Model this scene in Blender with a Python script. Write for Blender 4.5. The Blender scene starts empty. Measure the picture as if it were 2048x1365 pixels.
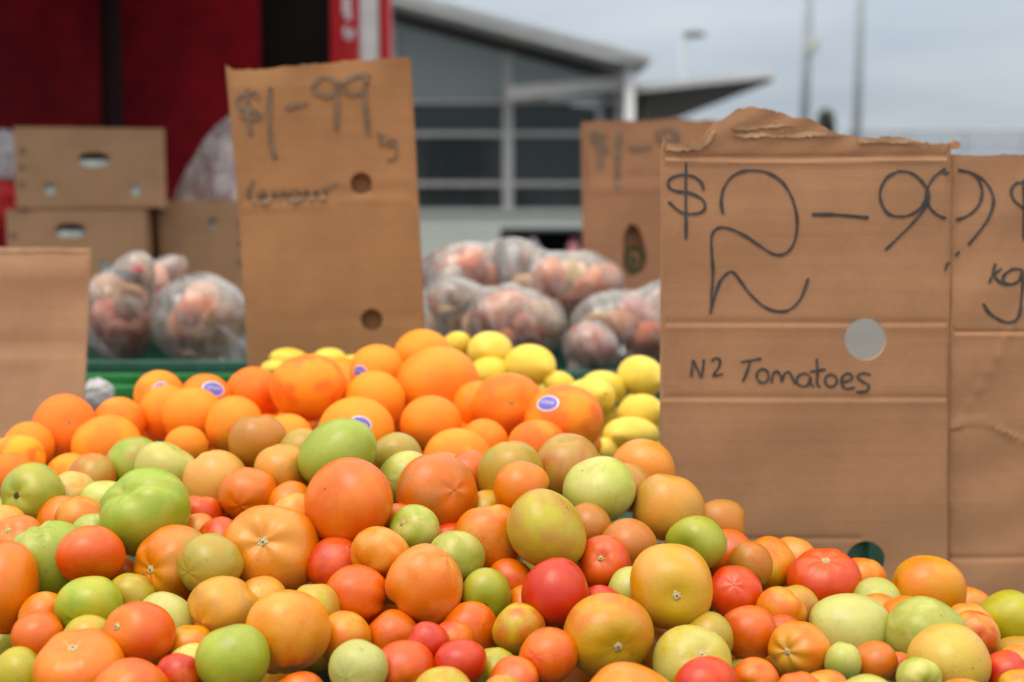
import bpy, bmesh, math, random
import numpy as np
from mathutils import Vector, Matrix
from mathutils.geometry import delaunay_2d_cdt

scene = bpy.context.scene
COL = scene.collection
R = math.radians

# ------------------------------------------------------------------ camera
CAM_H, PITCH = 1.40, R(6.0)
LENS, SENSOR = 50.0, 36.0
W, H = 2048.0, 1365.0
FPX = LENS / SENSOR * W
cam_d = bpy.data.cameras.new('camera')
cam_d.lens, cam_d.sensor_width = LENS, SENSOR
cam_d.clip_start, cam_d.clip_end = 0.05, 3000
cam_d.dof.use_dof = True
cam_d.dof.focus_distance = 1.30
cam_d.dof.aperture_fstop = 4.2
cam = bpy.data.objects.new('camera', cam_d)
cam.location = (0, 0, CAM_H)
cam.rotation_euler = (math.pi / 2 - PITCH, 0, 0)
COL.objects.link(cam)
scene.camera = cam

# ------------------------------------------------------------------ world: overcast cloud deck over a Nishita sky
world = bpy.data.worlds.new('World')
scene.world = world
world.use_nodes = True
SUN_EL, SUN_ROT = R(68), R(-140)


def build_world():
    nt = world.node_tree
    nt.nodes.clear()
    N, L = nt.nodes.new, nt.links.new
    out = N('ShaderNodeOutputWorld')
    sky = N('ShaderNodeTexSky')
    sky.sky_type = 'NISHITA'
    sky.sun_disc = False
    sky.sun_elevation, sky.sun_rotation = SUN_EL, SUN_ROT
    bg1 = N('ShaderNodeBackground')
    bg1.inputs['Strength'].default_value = 0.09
    L(sky.outputs[0], bg1.inputs['Color'])
    tc = N('ShaderNodeTexCoord')
    sep = N('ShaderNodeSeparateXYZ')
    L(tc.outputs['Generated'], sep.inputs[0])
    up = N('ShaderNodeMath'); up.operation = 'MAXIMUM'; up.inputs[1].default_value = 0.0
    L(sep.outputs['Z'], up.inputs[0])
    # cloud deck: direction projected on a flat layer
    den = N('ShaderNodeMath'); den.operation = 'ADD'; den.inputs[1].default_value = 0.10
    L(up.outputs[0], den.inputs[0])
    vx = N('ShaderNodeMath'); vx.operation = 'DIVIDE'
    vy = N('ShaderNodeMath'); vy.operation = 'DIVIDE'
    L(sep.outputs['X'], vx.inputs[0]); L(den.outputs[0], vx.inputs[1])
    L(sep.outputs['Y'], vy.inputs[0]); L(den.outputs[0], vy.inputs[1])
    cmb = N('ShaderNodeCombineXYZ')
    L(vx.outputs[0], cmb.inputs[0]); L(vy.outputs[0], cmb.inputs[1])
    noi = N('ShaderNodeTexNoise')
    noi.inputs['Scale'].default_value = 0.62
    noi.inputs['Detail'].default_value = 5
    noi.inputs['Roughness'].default_value = 0.5
    L(cmb.outputs[0], noi.inputs['Vector'])
    ramp = N('ShaderNodeValToRGB')
    ramp.color_ramp.elements[0].position = 0.32
    ramp.color_ramp.elements[0].color = (0.345, 0.395, 0.455, 1)
    ramp.color_ramp.elements[1].position = 0.68
    ramp.color_ramp.elements[1].color = (0.490, 0.530, 0.575, 1)
    L(noi.outputs['Fac'], ramp.inputs[0])
    gain = N('ShaderNodeMath'); gain.operation = 'MULTIPLY_ADD'   # CIE overcast sky: 1 + 2 sin(elevation)
    gain.inputs[1].default_value = 3.4; gain.inputs[2].default_value = 1.0
    L(up.outputs[0], gain.inputs[0])
    bg2 = N('ShaderNodeBackground')
    # thinner, whiter cloud overhead than near the horizon
    zen = N('ShaderNodeMapRange'); zen.interpolation_type = 'SMOOTHSTEP'
    zen.inputs[1].default_value, zen.inputs[2].default_value = 0.16, 0.75
    L(up.outputs[0], zen.inputs[0])
    wm = N('ShaderNodeMix'); wm.data_type = 'RGBA'
    wm.inputs[7].default_value = (0.61, 0.570, 0.50, 1)
    L(zen.outputs[0], wm.inputs[0]); L(ramp.outputs[0], wm.inputs[6])
    L(wm.outputs[2], bg2.inputs['Color'])
    L(gain.outputs[0], bg2.inputs['Strength'])
    mix = N('ShaderNodeMixShader')
    mix.inputs[0].default_value = 0.9
    L(bg1.outputs[0], mix.inputs[1]); L(bg2.outputs[0], mix.inputs[2])
    L(mix.outputs[0], out.inputs['Surface'])


build_world()
sun_d = bpy.data.lights.new('sun', 'SUN')
sun_d.energy, sun_d.angle, sun_d.color = 1.4, R(32), (1.0, 0.94, 0.86)
sun = bpy.data.objects.new('sun', sun_d)
sdir = Vector((math.sin(SUN_ROT) * math.cos(SUN_EL), math.cos(SUN_ROT) * math.cos(SUN_EL), math.sin(SUN_EL)))
sun.rotation_euler = sdir.to_track_quat('Z', 'Y').to_euler()
sun.location = sdir * 20
COL.objects.link(sun)
scene.view_settings.view_transform = 'Standard'
scene.view_settings.look = 'None'
scene.view_settings.gamma = 1
scene.view_settings.use_curve_mapping = False
scene.view_settings.exposure = 0.04
scene.render.engine = 'CYCLES'
scene.cycles.use_denoising = True
scene.cycles.transparent_max_bounces = 16
scene.cycles.max_bounces = 6
scene.cycles.diffuse_bounces = 4
scene.cycles.glossy_bounces = 2
scene.cycles.use_adaptive_sampling = True
scene.cycles.adaptive_threshold = 0.02

# ------------------------------------------------------------------ projection helpers (photo pixel -> place in the world)
FWD = Vector((0, math.cos(PITCH), -math.sin(PITCH)))
UPV = Vector((0, math.sin(PITCH), math.cos(PITCH)))
CAM = Vector((0, 0, CAM_H))


def ray(px, py):
    return Vector((1, 0, 0)) * ((px - W / 2) / FPX) + UPV * ((H / 2 - py) / FPX) + FWD


def at(px, py, Y):
    d = ray(px, py)
    return CAM + d * (Y / d.y)


def onplane(px, py, p0, n):
    d = ray(px, py)
    return CAM + d * ((p0 - CAM).dot(n) / d.dot(n))


def pxm(Y):
    return Y / FPX


# ------------------------------------------------------------------ object helpers
def obj(name, verts, faces, mat=None, parent=None, smooth=False, loc=None):
    me = bpy.data.meshes.new(name)
    me.from_pydata([tuple(v) for v in verts], [], faces)
    if mat:
        me.materials.append(mat)
    if smooth:
        me.polygons.foreach_set('use_smooth', [True] * len(me.polygons))
    me.update()
    o = bpy.data.objects.new(name, me)
    COL.objects.link(o)
    if parent is not None:
        o.parent = parent
    if loc is not None:
        o.location = loc
    return o


def empty(name, loc=(0, 0, 0)):
    o = bpy.data.objects.new(name, None)
    o.empty_display_size = 0.05
    o.location = loc
    COL.objects.link(o)
    return o


def tag(o, label=None, cat=None, group=None, kind=None):
    if label: o['label'] = label
    if cat: o['category'] = cat
    if group: o['group'] = group
    if kind: o['kind'] = kind
    return o


class MB:
    """collects boxes, tubes and polygons of ONE part"""
    def __init__(s):
        s.v, s.f = [], []

    def box(s, a, b, bev=0.0):
        x0, y0, z0 = [min(a[i], b[i]) for i in range(3)]
        x1, y1, z1 = [max(a[i], b[i]) for i in range(3)]
        if bev <= 0:
            k = len(s.v)
            s.v += [(x0, y0, z0), (x1, y0, z0), (x1, y1, z0), (x0, y1, z0), (x0, y0, z1), (x1, y0, z1), (x1, y1, z1), (x0, y1, z1)]
            s.f += [tuple(k + i for i in q) for q in ((0, 3, 2, 1), (4, 5, 6, 7), (0, 1, 5, 4), (1, 2, 6, 5), (2, 3, 7, 6), (3, 0, 4, 7))]
        else:
            bm = bmesh.new()
            bmesh.ops.create_cube(bm, size=1)
            for v in bm.verts:
                v.co = Vector(((x0 + x1) / 2 + v.co.x * (x1 - x0), (y0 + y1) / 2 + v.co.y * (y1 - y0), (z0 + z1) / 2 + v.co.z * (z1 - z0)))
            bmesh.ops.bevel(bm, geom=bm.edges[:], offset=bev, segments=2, affect='EDGES', profile=0.6)
            s.add_bm(bm)
        return s

    def add_bm(s, bm):
        k = len(s.v)
        bm.verts.index_update()
        s.v += [tuple(v.co) for v in bm.verts]
        s.f += [tuple(k + v.index for v in f.verts) for f in bm.faces]
        bm.free()

    def tube(s, a, b, r0, r1=None, n=12):
        a, b = Vector(a), Vector(b)
        r1 = r0 if r1 is None else r1
        d = (b - a).normalized()
        u = d.orthogonal().normalized(); w = d.cross(u)
        k = len(s.v)
        for p, r in ((a, r0), (b, r1)):
            for i in range(n):
                t = 2 * math.pi * i / n
                s.v.append(tuple(p + (u * math.cos(t) + w * math.sin(t)) * r))
        for i in range(n):
            j = (i + 1) % n
            s.f.append((k + i, k + j, k + n + j, k + n + i))
        s.f.append(tuple(k + i for i in range(n - 1, -1, -1)))
        s.f.append(tuple(k + n + i for i in range(n)))
        return s

    def prism(s, pts, vec):
        """polygon pts extruded along vec"""
        k, n = len(s.v), len(pts)
        vec = Vector(vec)
        s.v += [tuple(Vector(p)) for p in pts] + [tuple(Vector(p) + vec) for p in pts]
        s.f.append(tuple(k + i for i in range(n)))
        s.f.append(tuple(k + n + i for i in range(n - 1, -1, -1)))
        for i in range(n):
            j = (i + 1) % n
            s.f.append((k + i, k + n + i, k + n + j, k + j))
        return s

    def build(s, name, mat, parent=None, smooth=False, loc=None):
        o = obj(name, s.v, s.f, mat, parent, smooth, loc)
        bm = bmesh.new(); bm.from_mesh(o.data)
        bmesh.ops.recalc_face_normals(bm, faces=bm.faces[:])
        bm.to_mesh(o.data); bm.free()
        return o


# ------------------------------------------------------------------ materials
def lin(c):
    return tuple(((x / 255) / 12.92 if x / 255 <= 0.04045 else ((x / 255 + 0.055) / 1.055) ** 2.4) for x in c)


class NT:
    def __init__(s, name):
        s.m = bpy.data.materials.new(name)
        s.m.use_nodes = True
        s.t = s.m.node_tree
        s.b = s.t.nodes['Principled BSDF']
        s.out = s.t.nodes['Material Output']

    def n(s, typ, **kw):
        nd = s.t.nodes.new(typ)
        for k, v in kw.items():
            setattr(nd, k, v)
        return nd

    def l(s, a, b):
        s.t.links.new(a, b)

    def put(s, sock, v):
        if isinstance(v, (int, float)):
            sock.default_value = v
        elif isinstance(v, (tuple, list)):
            sock.default_value = tuple(v) + ((1,) if len(v) == 3 and len(sock.default_value) == 4 else ())
        else:
            s.l(v, sock)

    def math(s, op, a, b=0.0, c=0.0, clamp=False):
        nd = s.n('ShaderNodeMath', operation=op, use_clamp=clamp)
        s.put(nd.inputs[0], a); s.put(nd.inputs[1], b); s.put(nd.inputs[2], c)
        return nd.outputs[0]

    def mix(s, f, a, b, mode='MIX'):
        nd = s.n('ShaderNodeMix', data_type='RGBA', blend_type=mode)
        s.put(nd.inputs[0], f); s.put(nd.inputs[6], a); s.put(nd.inputs[7], b)
        return nd.outputs[2]

    def vec(s, op, a, b=None, scale=None):
        nd = s.n('ShaderNodeVectorMath', operation=op)
        s.put(nd.inputs[0], a)
        if b is not None: s.put(nd.inputs[1], b)
        if scale is not None: s.put(nd.inputs['Scale'], scale)
        return nd.outputs[0]

    def noise(s, v, scale, detail=3, rough=0.5, dist=0.0):
        nd = s.n('ShaderNodeTexNoise')
        s.l(v, nd.inputs['Vector'])
        nd.inputs['Scale'].default_value = scale
        nd.inputs['Detail'].default_value = detail
        nd.inputs['Roughness'].default_value = rough
        nd.inputs['Distortion'].default_value = dist
        return nd.outputs['Fac']

    def ss(s, x, lo, hi):
        nd = s.n('ShaderNodeMapRange', interpolation_type='SMOOTHSTEP')
        s.put(nd.inputs[0], x)
        nd.inputs[1].default_value, nd.inputs[2].default_value = lo, hi
        nd.inputs[3].default_value, nd.inputs[4].default_value = 0, 1
        return nd.outputs[0]

    def attr(s, name, typ='OBJECT', out='Color'):
        nd = s.n('ShaderNodeAttribute', attribute_type=typ, attribute_name=name)
        return nd.outputs[out]

    def bump(s, h, strength, dist):
        nd = s.n('ShaderNodeBump')
        nd.inputs['Strength'].default_value = strength
        nd.inputs['Distance'].default_value = dist
        s.l(h, nd.inputs['Height'])
        s.l(nd.outputs[0], s.b.inputs['Normal'])

    def objco(s):
        return s.n('ShaderNodeTexCoord').outputs['Object']

    def set(s, **kw):
        for k, v in kw.items():
            s.put(s.b.inputs[k.replace('_', ' ')], v)


def simple(name, c, rough=0.6, var=0.12, scale=8.0, metal=0.0, bump=0.0, spec=0.4):
    """plain paint / plastic with slight grime variation"""
    t = NT(name)
    co = t.objco()
    n1 = t.noise(co, scale, 5, 0.6)
    n2 = t.noise(co, scale * 7, 3, 0.6)
    f = t.math('MULTIPLY_ADD', n2, 0.35, t.math('MULTIPLY', n1, 0.65))
    lo = tuple(x * (1 - var * 1.6) for x in c)
    hi = tuple(min(1, x * (1 + var * 1.2)) for x in c)
    t.set(Base_Color=t.mix(t.ss(f, 0.3, 0.7), lo, hi), Roughness=t.math('MULTIPLY_ADD', n1, 0.2, rough - 0.1), Metallic=metal)
    t.b.inputs['Specular IOR Level'].default_value = spec
    if bump:
        t.bump(n2, bump, 0.004)
    return t.m


def fruit_material(kind):
    t = NT(kind + '_skin')
    p = t.attr('pco', 'GEOMETRY', 'Vector')          # position on the fruit, stem end at +Z
    ca, cb, cs = t.attr('col_a'), t.attr('col_b'), t.attr('col_s')
    seed = t.attr('seed', out='Fac')
    off = t.n('ShaderNodeCombineXYZ'); t.l(seed, off.inputs[0]); t.l(seed, off.inputs[1])
    q = t.vec('ADD', p, off.outputs[0])
    sep = t.n('ShaderNodeSeparateXYZ'); t.l(p, sep.inputs[0])
    z = sep.outputs['Z']
    if kind == 'tomato':
        big = t.noise(q, 1.15, 3, 0.5, 0.4)
        mid = t.noise(q, 5.0, 4, 0.6)
        fine = t.noise(q, 26, 3, 0.6)
        m = t.math('MULTIPLY_ADD', mid, 0.12, t.math('MULTIPLY', big, 0.88))
        col = t.mix(t.ss(m, 0.34, 0.68), ca, cb)
        # meridian streaks running from the stem end
        sx = t.vec('MULTIPLY', q, (7.0, 7.0, 1.0))
        streak = t.noise(sx, 1.6, 3, 0.6)
        col = t.mix(t.math('MULTIPLY', t.ss(streak, 0.5, 0.8), 0.06), col, cs)
        # shoulders round the stem end
        shf = t.math('MULTIPLY', t.ss(t.math('MULTIPLY_ADD', big, 0.35, z), 0.72, 1.16), t.attr('shoulder', out='Fac'))
        col = t.mix(shf, col, cs)
        col = t.mix(t.math('MULTIPLY', t.ss(fine, 0.3, 0.8), 0.10), col, t.mix(0.5, col, (1, 0.85, 0.6)))
        # pale lenticels and dark bruises / specks
        vo = t.n('ShaderNodeTexVoronoi'); t.l(q, vo.inputs['Vector']); vo.inputs['Scale'].default_value = 3.1
        vsep = t.n('ShaderNodeSeparateColor'); t.l(vo.outputs['Color'], vsep.inputs[0])
        dist = t.math('MULTIPLY_ADD', t.noise(q, 22, 2, 0.6), 0.05, vo.outputs['Distance'])
        thr = t.math('MULTIPLY_ADD', vsep.outputs[1], 0.026, 0.042)
        speck = t.math('MULTIPLY', t.math('LESS_THAN', dist, thr), t.math('GREATER_THAN', vsep.outputs[0], 0.15))
        col = t.mix(t.math('MULTIPLY', speck, 0.82), col, (0.045, 0.03, 0.018))
        vo2 = t.n('ShaderNodeTexVoronoi'); t.l(q, vo2.inputs['Vector']); vo2.inputs['Scale'].default_value = 17
        lent = t.ss(vo2.outputs['Distance'], 0.10, 0.03)
        col = t.mix(t.math('MULTIPLY', lent, 0.10), col, (0.85, 0.70, 0.42))
        russ = t.ss(t.noise(q, 2.3, 5, 0.7, 0.8), 0.56, 0.72)
        col = t.mix(t.math('MULTIPLY', russ, 0.20), col, (0.34, 0.15, 0.05))
        # corky scuffs where the fruit has them
        sc = t.noise(t.vec('MULTIPLY', q, (2.0, 5.0, 3.0)), 2.4, 6, 0.72, 0.6)
        scf = t.math('MULTIPLY', t.math('MULTIPLY', t.ss(sc, 0.585, 0.67), t.attr('scuff', out='Fac')), 0.75)
        col = t.mix(scf, col, (0.17, 0.10, 0.045))
        # blossom end
        col = t.mix(t.math('MULTIPLY', t.ss(z, -0.9972, -0.9988), 0.75), col, (0.10, 0.055, 0.02))
        hs = t.n('ShaderNodeHueSaturation'); t.l(col, hs.inputs['Color'])
        hs.inputs['Saturation'].default_value = 1.12
        col = hs.outputs[0]
        rough = t.math('MULTIPLY_ADD', t.noise(q, 3.0, 4, 0.65), 0.24, 0.23)
        t.set(Base_Color=col, Roughness=t.math('MAXIMUM', rough, t.math('MULTIPLY', scf, 0.9)))
        t.b.inputs['Specular IOR Level'].default_value = 0.52
        t.b.inputs['Subsurface Weight'].default_value = 0.05
        t.b.inputs['Subsurface Radius'].default_value = (1.0, 0.35, 0.12)
        t.b.inputs['Subsurface Scale'].default_value = 0.008
        t.bump(t.math('MULTIPLY_ADD', mid, 0.8, t.math('MULTIPLY', fine, 0.16)), 0.10, 0.004)
    else:
        big = t.noise(q, 1.3, 3, 0.5)
        fine = t.noise(q, 15, 3, 0.6)
        pores = t.n('ShaderNodeTexVoronoi'); t.l(q, pores.inputs['Vector']); pores.inputs['Scale'].default_value = 30
        col = t.mix(t.ss(big, 0.38, 0.64), ca, cb)
        col = t.mix(t.math('MULTIPLY', t.ss(fine, 0.4, 0.8), 0.12), col, cs)
        col = t.mix(t.math('MULTIPLY', t.ss(z, 0.9925, 0.9965), 0.8), col, (0.22, 0.20, 0.06))
        vo = t.n('ShaderNodeTexVoronoi'); t.l(q, vo.inputs['Vector']); vo.inputs['Scale'].default_value = 1.9
        vsep = t.n('ShaderNodeSeparateColor'); t.l(vo.outputs['Color'], vsep.inputs[0])
        sp = t.math('MULTIPLY', t.math('LESS_THAN', t.math('MULTIPLY_ADD', fine, 0.06, vo.outputs['Distance']), 0.10), t.math('GREATER_THAN', vsep.outputs[0], 0.55))
        col = t.mix(t.math('MULTIPLY', sp, 0.5), col, (0.20, 0.10, 0.03))
        t.set(Base_Color=col, Roughness=0.44 if kind == 'orange' else 0.40)
        t.b.inputs['Specular IOR Level'].default_value = 0.35
        t.b.inputs['Subsurface Weight'].default_value = 0.14
        t.b.inputs['Subsurface Radius'].default_value = (1.0, 0.5, 0.1)
        t.b.inputs['Subsurface Scale'].default_value = 0.008
        t.bump(t.math('MULTIPLY_ADD', pores.outputs['Distance'], 0.7, t.math('MULTIPLY', fine, 0.7)), 0.38, 0.004)
    return t.m


def cardboard(name, c=(0.44, 0.262, 0.142), flute=520.0, axis='Z', fade=0.10):
    t = NT(name)
    co = t.objco()
    sep = t.n('ShaderNodeSeparateXYZ'); t.l(co, sep.inputs[0])
    a = sep.outputs[axis]
    w = t.math('SINE', t.math('MULTIPLY', t.math('MULTIPLY_ADD', t.noise(co, 9.0, 3), 0.010, a), flute * 2.6))
    st = (1.5, 1.5, 60.0) if axis == 'Z' else (60.0, 1.5, 1.5)
    bands = t.noise(t.vec('MULTIPLY', co, st), 1.3, 4, 0.6)
    mott = t.noise(co, 7.0, 5, 0.65)
    fib = t.noise(co, 160.0, 3, 0.7)
    fibs = t.noise(t.vec('MULTIPLY', co, (1.0, 1.0, 5.0)), 230.0, 2, 0.6)
    f = t.math('MULTIPLY_ADD', bands, 0.20, t.math('MULTIPLY', mott, 0.60))
    f = t.math('MULTIPLY_ADD', fib, 0.14, f)
    f = t.math('MULTIPLY_ADD', fibs, 0.10, f)
    f = t.math('MULTIPLY_ADD', w, 0.006, f)
    lo = tuple(x * (1 - fade * 1.5) for x in c); hi = tuple(x * (1 + fade * 1.3) for x in c)
    col = t.mix(t.ss(f, 0.36, 0.70), lo, hi)
    stain = t.ss(t.noise(co, 3.1, 4, 0.6, 0.5), 0.60, 0.74)
    col = t.mix(t.math('MULTIPLY', stain, 0.22), col, (c[0] * 0.72, c[1] * 0.62, c[2] * 0.5))
    flecks = t.math('GREATER_THAN', t.noise(co, 420.0, 1, 0.5), 0.735)
    col = t.mix(t.math('MULTIPLY', flecks, 0.25), col, (0.16, 0.09, 0.05))
    t.set(Base_Color=col, Roughness=0.82)
    t.b.inputs['Specular IOR Level'].default_value = 0.25
    t.bump(t.math('MULTIPLY_ADD', w, 0.10, t.math('MULTIPLY', t.math('ADD', bands, mott), 1.4)), 0.10, 0.0025)
    return t.m


def film(name, base=0.20, scale=18.0, tint=(0.86, 0.88, 0.9), ridge=0.22):
    """thin clear polythene: see-through, white where it wrinkles, glossy"""
    t = NT(name)
    co = t.objco()
    wr = t.noise(t.vec('MULTIPLY', co, (1.0, 1.0, 0.55)), scale, 4, 0.62, 1.4)
    ridg = t.math('SUBTRACT', 1.0, t.math('MULTIPLY', t.math('ABSOLUTE', t.math('SUBTRACT', wr, 0.5)), 6.0), clamp=True)
    lw = t.n('ShaderNodeLayerWeight'); lw.inputs['Blend'].default_value = 0.25
    fac = t.math('MULTIPLY_ADD', t.math('POWER', ridg, 5.0), ridge, base)
    fac = t.math('MULTIPLY_ADD', lw.outputs['Facing'], 0.15, fac, clamp=True)
    tr = t.n('ShaderNodeBsdfTransparent')
    t.set(Base_Color=tint, Roughness=0.5)
    bp = t.n('ShaderNodeBump'); bp.inputs['Strength'].default_value = 1.0; bp.inputs['Distance'].default_value = 0.014
    t.l(wr, bp.inputs['Height'])
    t.l(bp.outputs[0], t.b.inputs['Normal'])
    gl = t.n('ShaderNodeBsdfGlossy'); gl.inputs['Roughness'].default_value = 0.16
    t.l(bp.outputs[0], gl.inputs['Normal'])
    fr_ = t.n('ShaderNodeFresnel'); fr_.inputs['IOR'].default_value = 1.5
    t.l(bp.outputs[0], fr_.inputs['Normal'])
    m1 = t.n('ShaderNodeMixShader')
    t.l(t.math('MULTIPLY', fr_.outputs[0], 1.9, clamp=True), m1.inputs[0]); t.l(tr.outputs[0], m1.inputs[1]); t.l(gl.outputs[0], m1.inputs[2])
    mx = t.n('ShaderNodeMixShader')
    t.l(fac, mx.inputs[0]); t.l(m1.outputs[0], mx.inputs[1]); t.l(t.b.outputs[0], mx.inputs[2])
    t.l(mx.outputs[0], t.out.inputs['Surface'])
    return t.m


def glass_pane(name, tint, refl=0.35, dense=0.6):
    t = NT(name)
    tr = t.n('ShaderNodeBsdfTransparent'); tr.inputs[0].default_value = (0.55, 0.6, 0.6, 1)
    co = t.objco()
    t.set(Base_Color=tint, Roughness=0.06)
    t.b.inputs['Specular IOR Level'].default_value = 0.8
    t.bump(t.noise(co, 0.7, 2), 0.03, 0.1)
    mx = t.n('ShaderNodeMixShader')
    mx.inputs[0].default_value = dense
    t.l(tr.outputs[0], mx.inputs[1]); t.l(t.b.outputs[0], mx.inputs[2])
    t.l(mx.outputs[0], t.out.inputs['Surface'])
    return t.m


def asphalt():
    t = NT('asphalt')
    co = t.objco()
    a = t.noise(co, 0.35, 5, 0.6); b = t.noise(co, 60, 3, 0.7)
    f = t.math('MULTIPLY_ADD', b, 0.4, t.math('MULTIPLY', a, 0.6))
    t.set(Base_Color=t.mix(t.ss(f, 0.3, 0.7), (0.080, 0.077, 0.071), (0.122, 0.117, 0.108)), Roughness=0.9)
    t.bump(b, 0.5, 0.01)
    return t.m


M = dict(
    asphalt=asphalt(),
    tomato=fruit_material('tomato'), orange=fruit_material('orange'), lemon=fruit_material('lemon'),
    card=cardboard('cardboard_main', (0.372, 0.198, 0.106)),
    card_lemon=cardboard('cardboard_yellowish', (0.335, 0.172, 0.076)),
    card_red=cardboard('cardboard_reddish', (0.325, 0.160, 0.085)),
    card_pale=cardboard('cardboard_pale', (0.430, 0.242, 0.138)),
    card_box=cardboard('cardboard_carton', (0.345, 0.205, 0.116)),
    card_core=cardboard('cardboard_torn_core', (0.45, 0.28, 0.16), fade=0.30),
    ink=simple('black_marker_ink', (0.050, 0.045, 0.046), 0.55, 0.3, 60),
    ink_soft=simple('faded_marker_ink', (0.17, 0.110, 0.070), 0.6, 0.25, 50),
    ink_green=simple('green_print', (0.05, 0.075, 0.022), 0.6, 0.2, 80),
    scar=simple('corky_stem_scar', (0.50, 0.42, 0.20), 0.8, 0.35, 300, bump=0.4),
    scar_pit=simple('dark_stem_pit', (0.07, 0.05, 0.025), 0.9, 0.3, 300),
    sticker_white=simple('sticker_white_paper', (0.72, 0.66, 0.72), 0.4, 0.03),
    sticker_blue=simple('sticker_violet_blue', (0.13, 0.12, 0.50), 0.4, 0.05),
    crate_green=simple('dark_green_plastic', (0.030, 0.110, 0.082), 0.45, 0.18, 9),
    crate_bright=simple('bright_green_plastic', (0.02, 0.20, 0.05), 0.42, 0.15, 9),
    red_tarp=simple('dark_red_tarpaulin', (0.210, 0.0045, 0.011), 0.75, 0.30, 1.6, spec=0.12),
    red_bright=simple('bright_red_paint', (0.52, 0.012, 0.018), 0.4, 0.12, 3),
    white_paint=simple('white_paint', (0.72, 0.72, 0.74), 0.45, 0.10, 6),
    black_tarp=simple('black_tarpaulin', (0.010, 0.008, 0.008), 0.85, 0.2, 2, spec=0.1),
    steel=simple('galvanised_steel', (0.52, 0.55, 0.57), 0.5, 0.10, 4, metal=0.1),
    dark_post=simple('dark_maroon_post', (0.028, 0.006, 0.008), 0.6, 0.2, 3),
    roof=simple('pale_grey_roof_metal', (0.52, 0.54, 0.55), 0.5, 0.08, 0.6),
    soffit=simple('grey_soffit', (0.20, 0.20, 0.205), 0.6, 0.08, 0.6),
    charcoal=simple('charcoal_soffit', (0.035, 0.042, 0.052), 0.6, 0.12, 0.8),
    mullion=simple('grey_window_frame', (0.36, 0.365, 0.37), 0.5, 0.06, 1),
    wall_white=simple('off_white_render', (0.46, 0.50, 0.47), 0.7, 0.06, 0.7),
    pole_grey=simple('grey_pole_paint', (0.40, 0.45, 0.50), 0.5, 0.08, 2),
    lamp_head=simple('lamp_head_grey', (0.10, 0.12, 0.135), 0.5, 0.08, 2),
    glass_dark=glass_pane('dark_window_glass', (0.045, 0.065, 0.070), dense=0.48),
    glass_gable=glass_pane('grey_green_gable_glass', (0.165, 0.20, 0.19), dense=0.97),
    interior=simple('dim_interior', (0.05, 0.055, 0.055), 0.8, 0.3, 0.6),
    table=simple('weathered_table_board', (0.20, 0.15, 0.10), 0.7, 0.2, 6),
    film=film('clear_bag_film', 0.045, 5.0, (0.86, 0.85, 0.85), 0.17),
    film_big=film('thick_clear_film', 0.20, 7.0, (0.60, 0.58, 0.60), 0.38),
    film_white=film('milky_film', 0.50, 22.0, (0.72, 0.72, 0.77), 0.25),
    liner=simple('pale_waxed_liner', (0.50, 0.57, 0.55), 0.5, 0.35, 25),
    leaf=simple('dark_needle_foliage', (0.085, 0.105, 0.08), 0.8, 0.3, 2),
    bark=simple('bark', (0.08, 0.06, 0.045), 0.9, 0.2, 4),
    blue_cloth=simple('navy_blue_cloth', (0.05, 0.08, 0.30), 0.8, 0.15, 3),
    yellow_cloth=simple('high_visibility_yellow', (0.75, 0.70, 0.06), 0.7, 0.1, 3),
    orange_panel=simple('dull_orange_panel', (0.50, 0.16, 0.06), 0.7, 0.1, 3),
    green_panel=simple('dull_green_panel', (0.08, 0.34, 0.20), 0.7, 0.15, 3),
    pink=simple('pink_wrapper', (0.52, 0.20, 0.24), 0.5, 0.2, 9),
    skin_root=None,
)

# ------------------------------------------------------------------ ground
g = 400.0
ground = obj('ground', [(-g, -g, 0), (g, -g, 0), (g, g, 0), (-g, g, 0)], [(0, 1, 2, 3)], M['asphalt'])
tag(ground, 'grey asphalt of the market car park', kind='structure')


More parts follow.
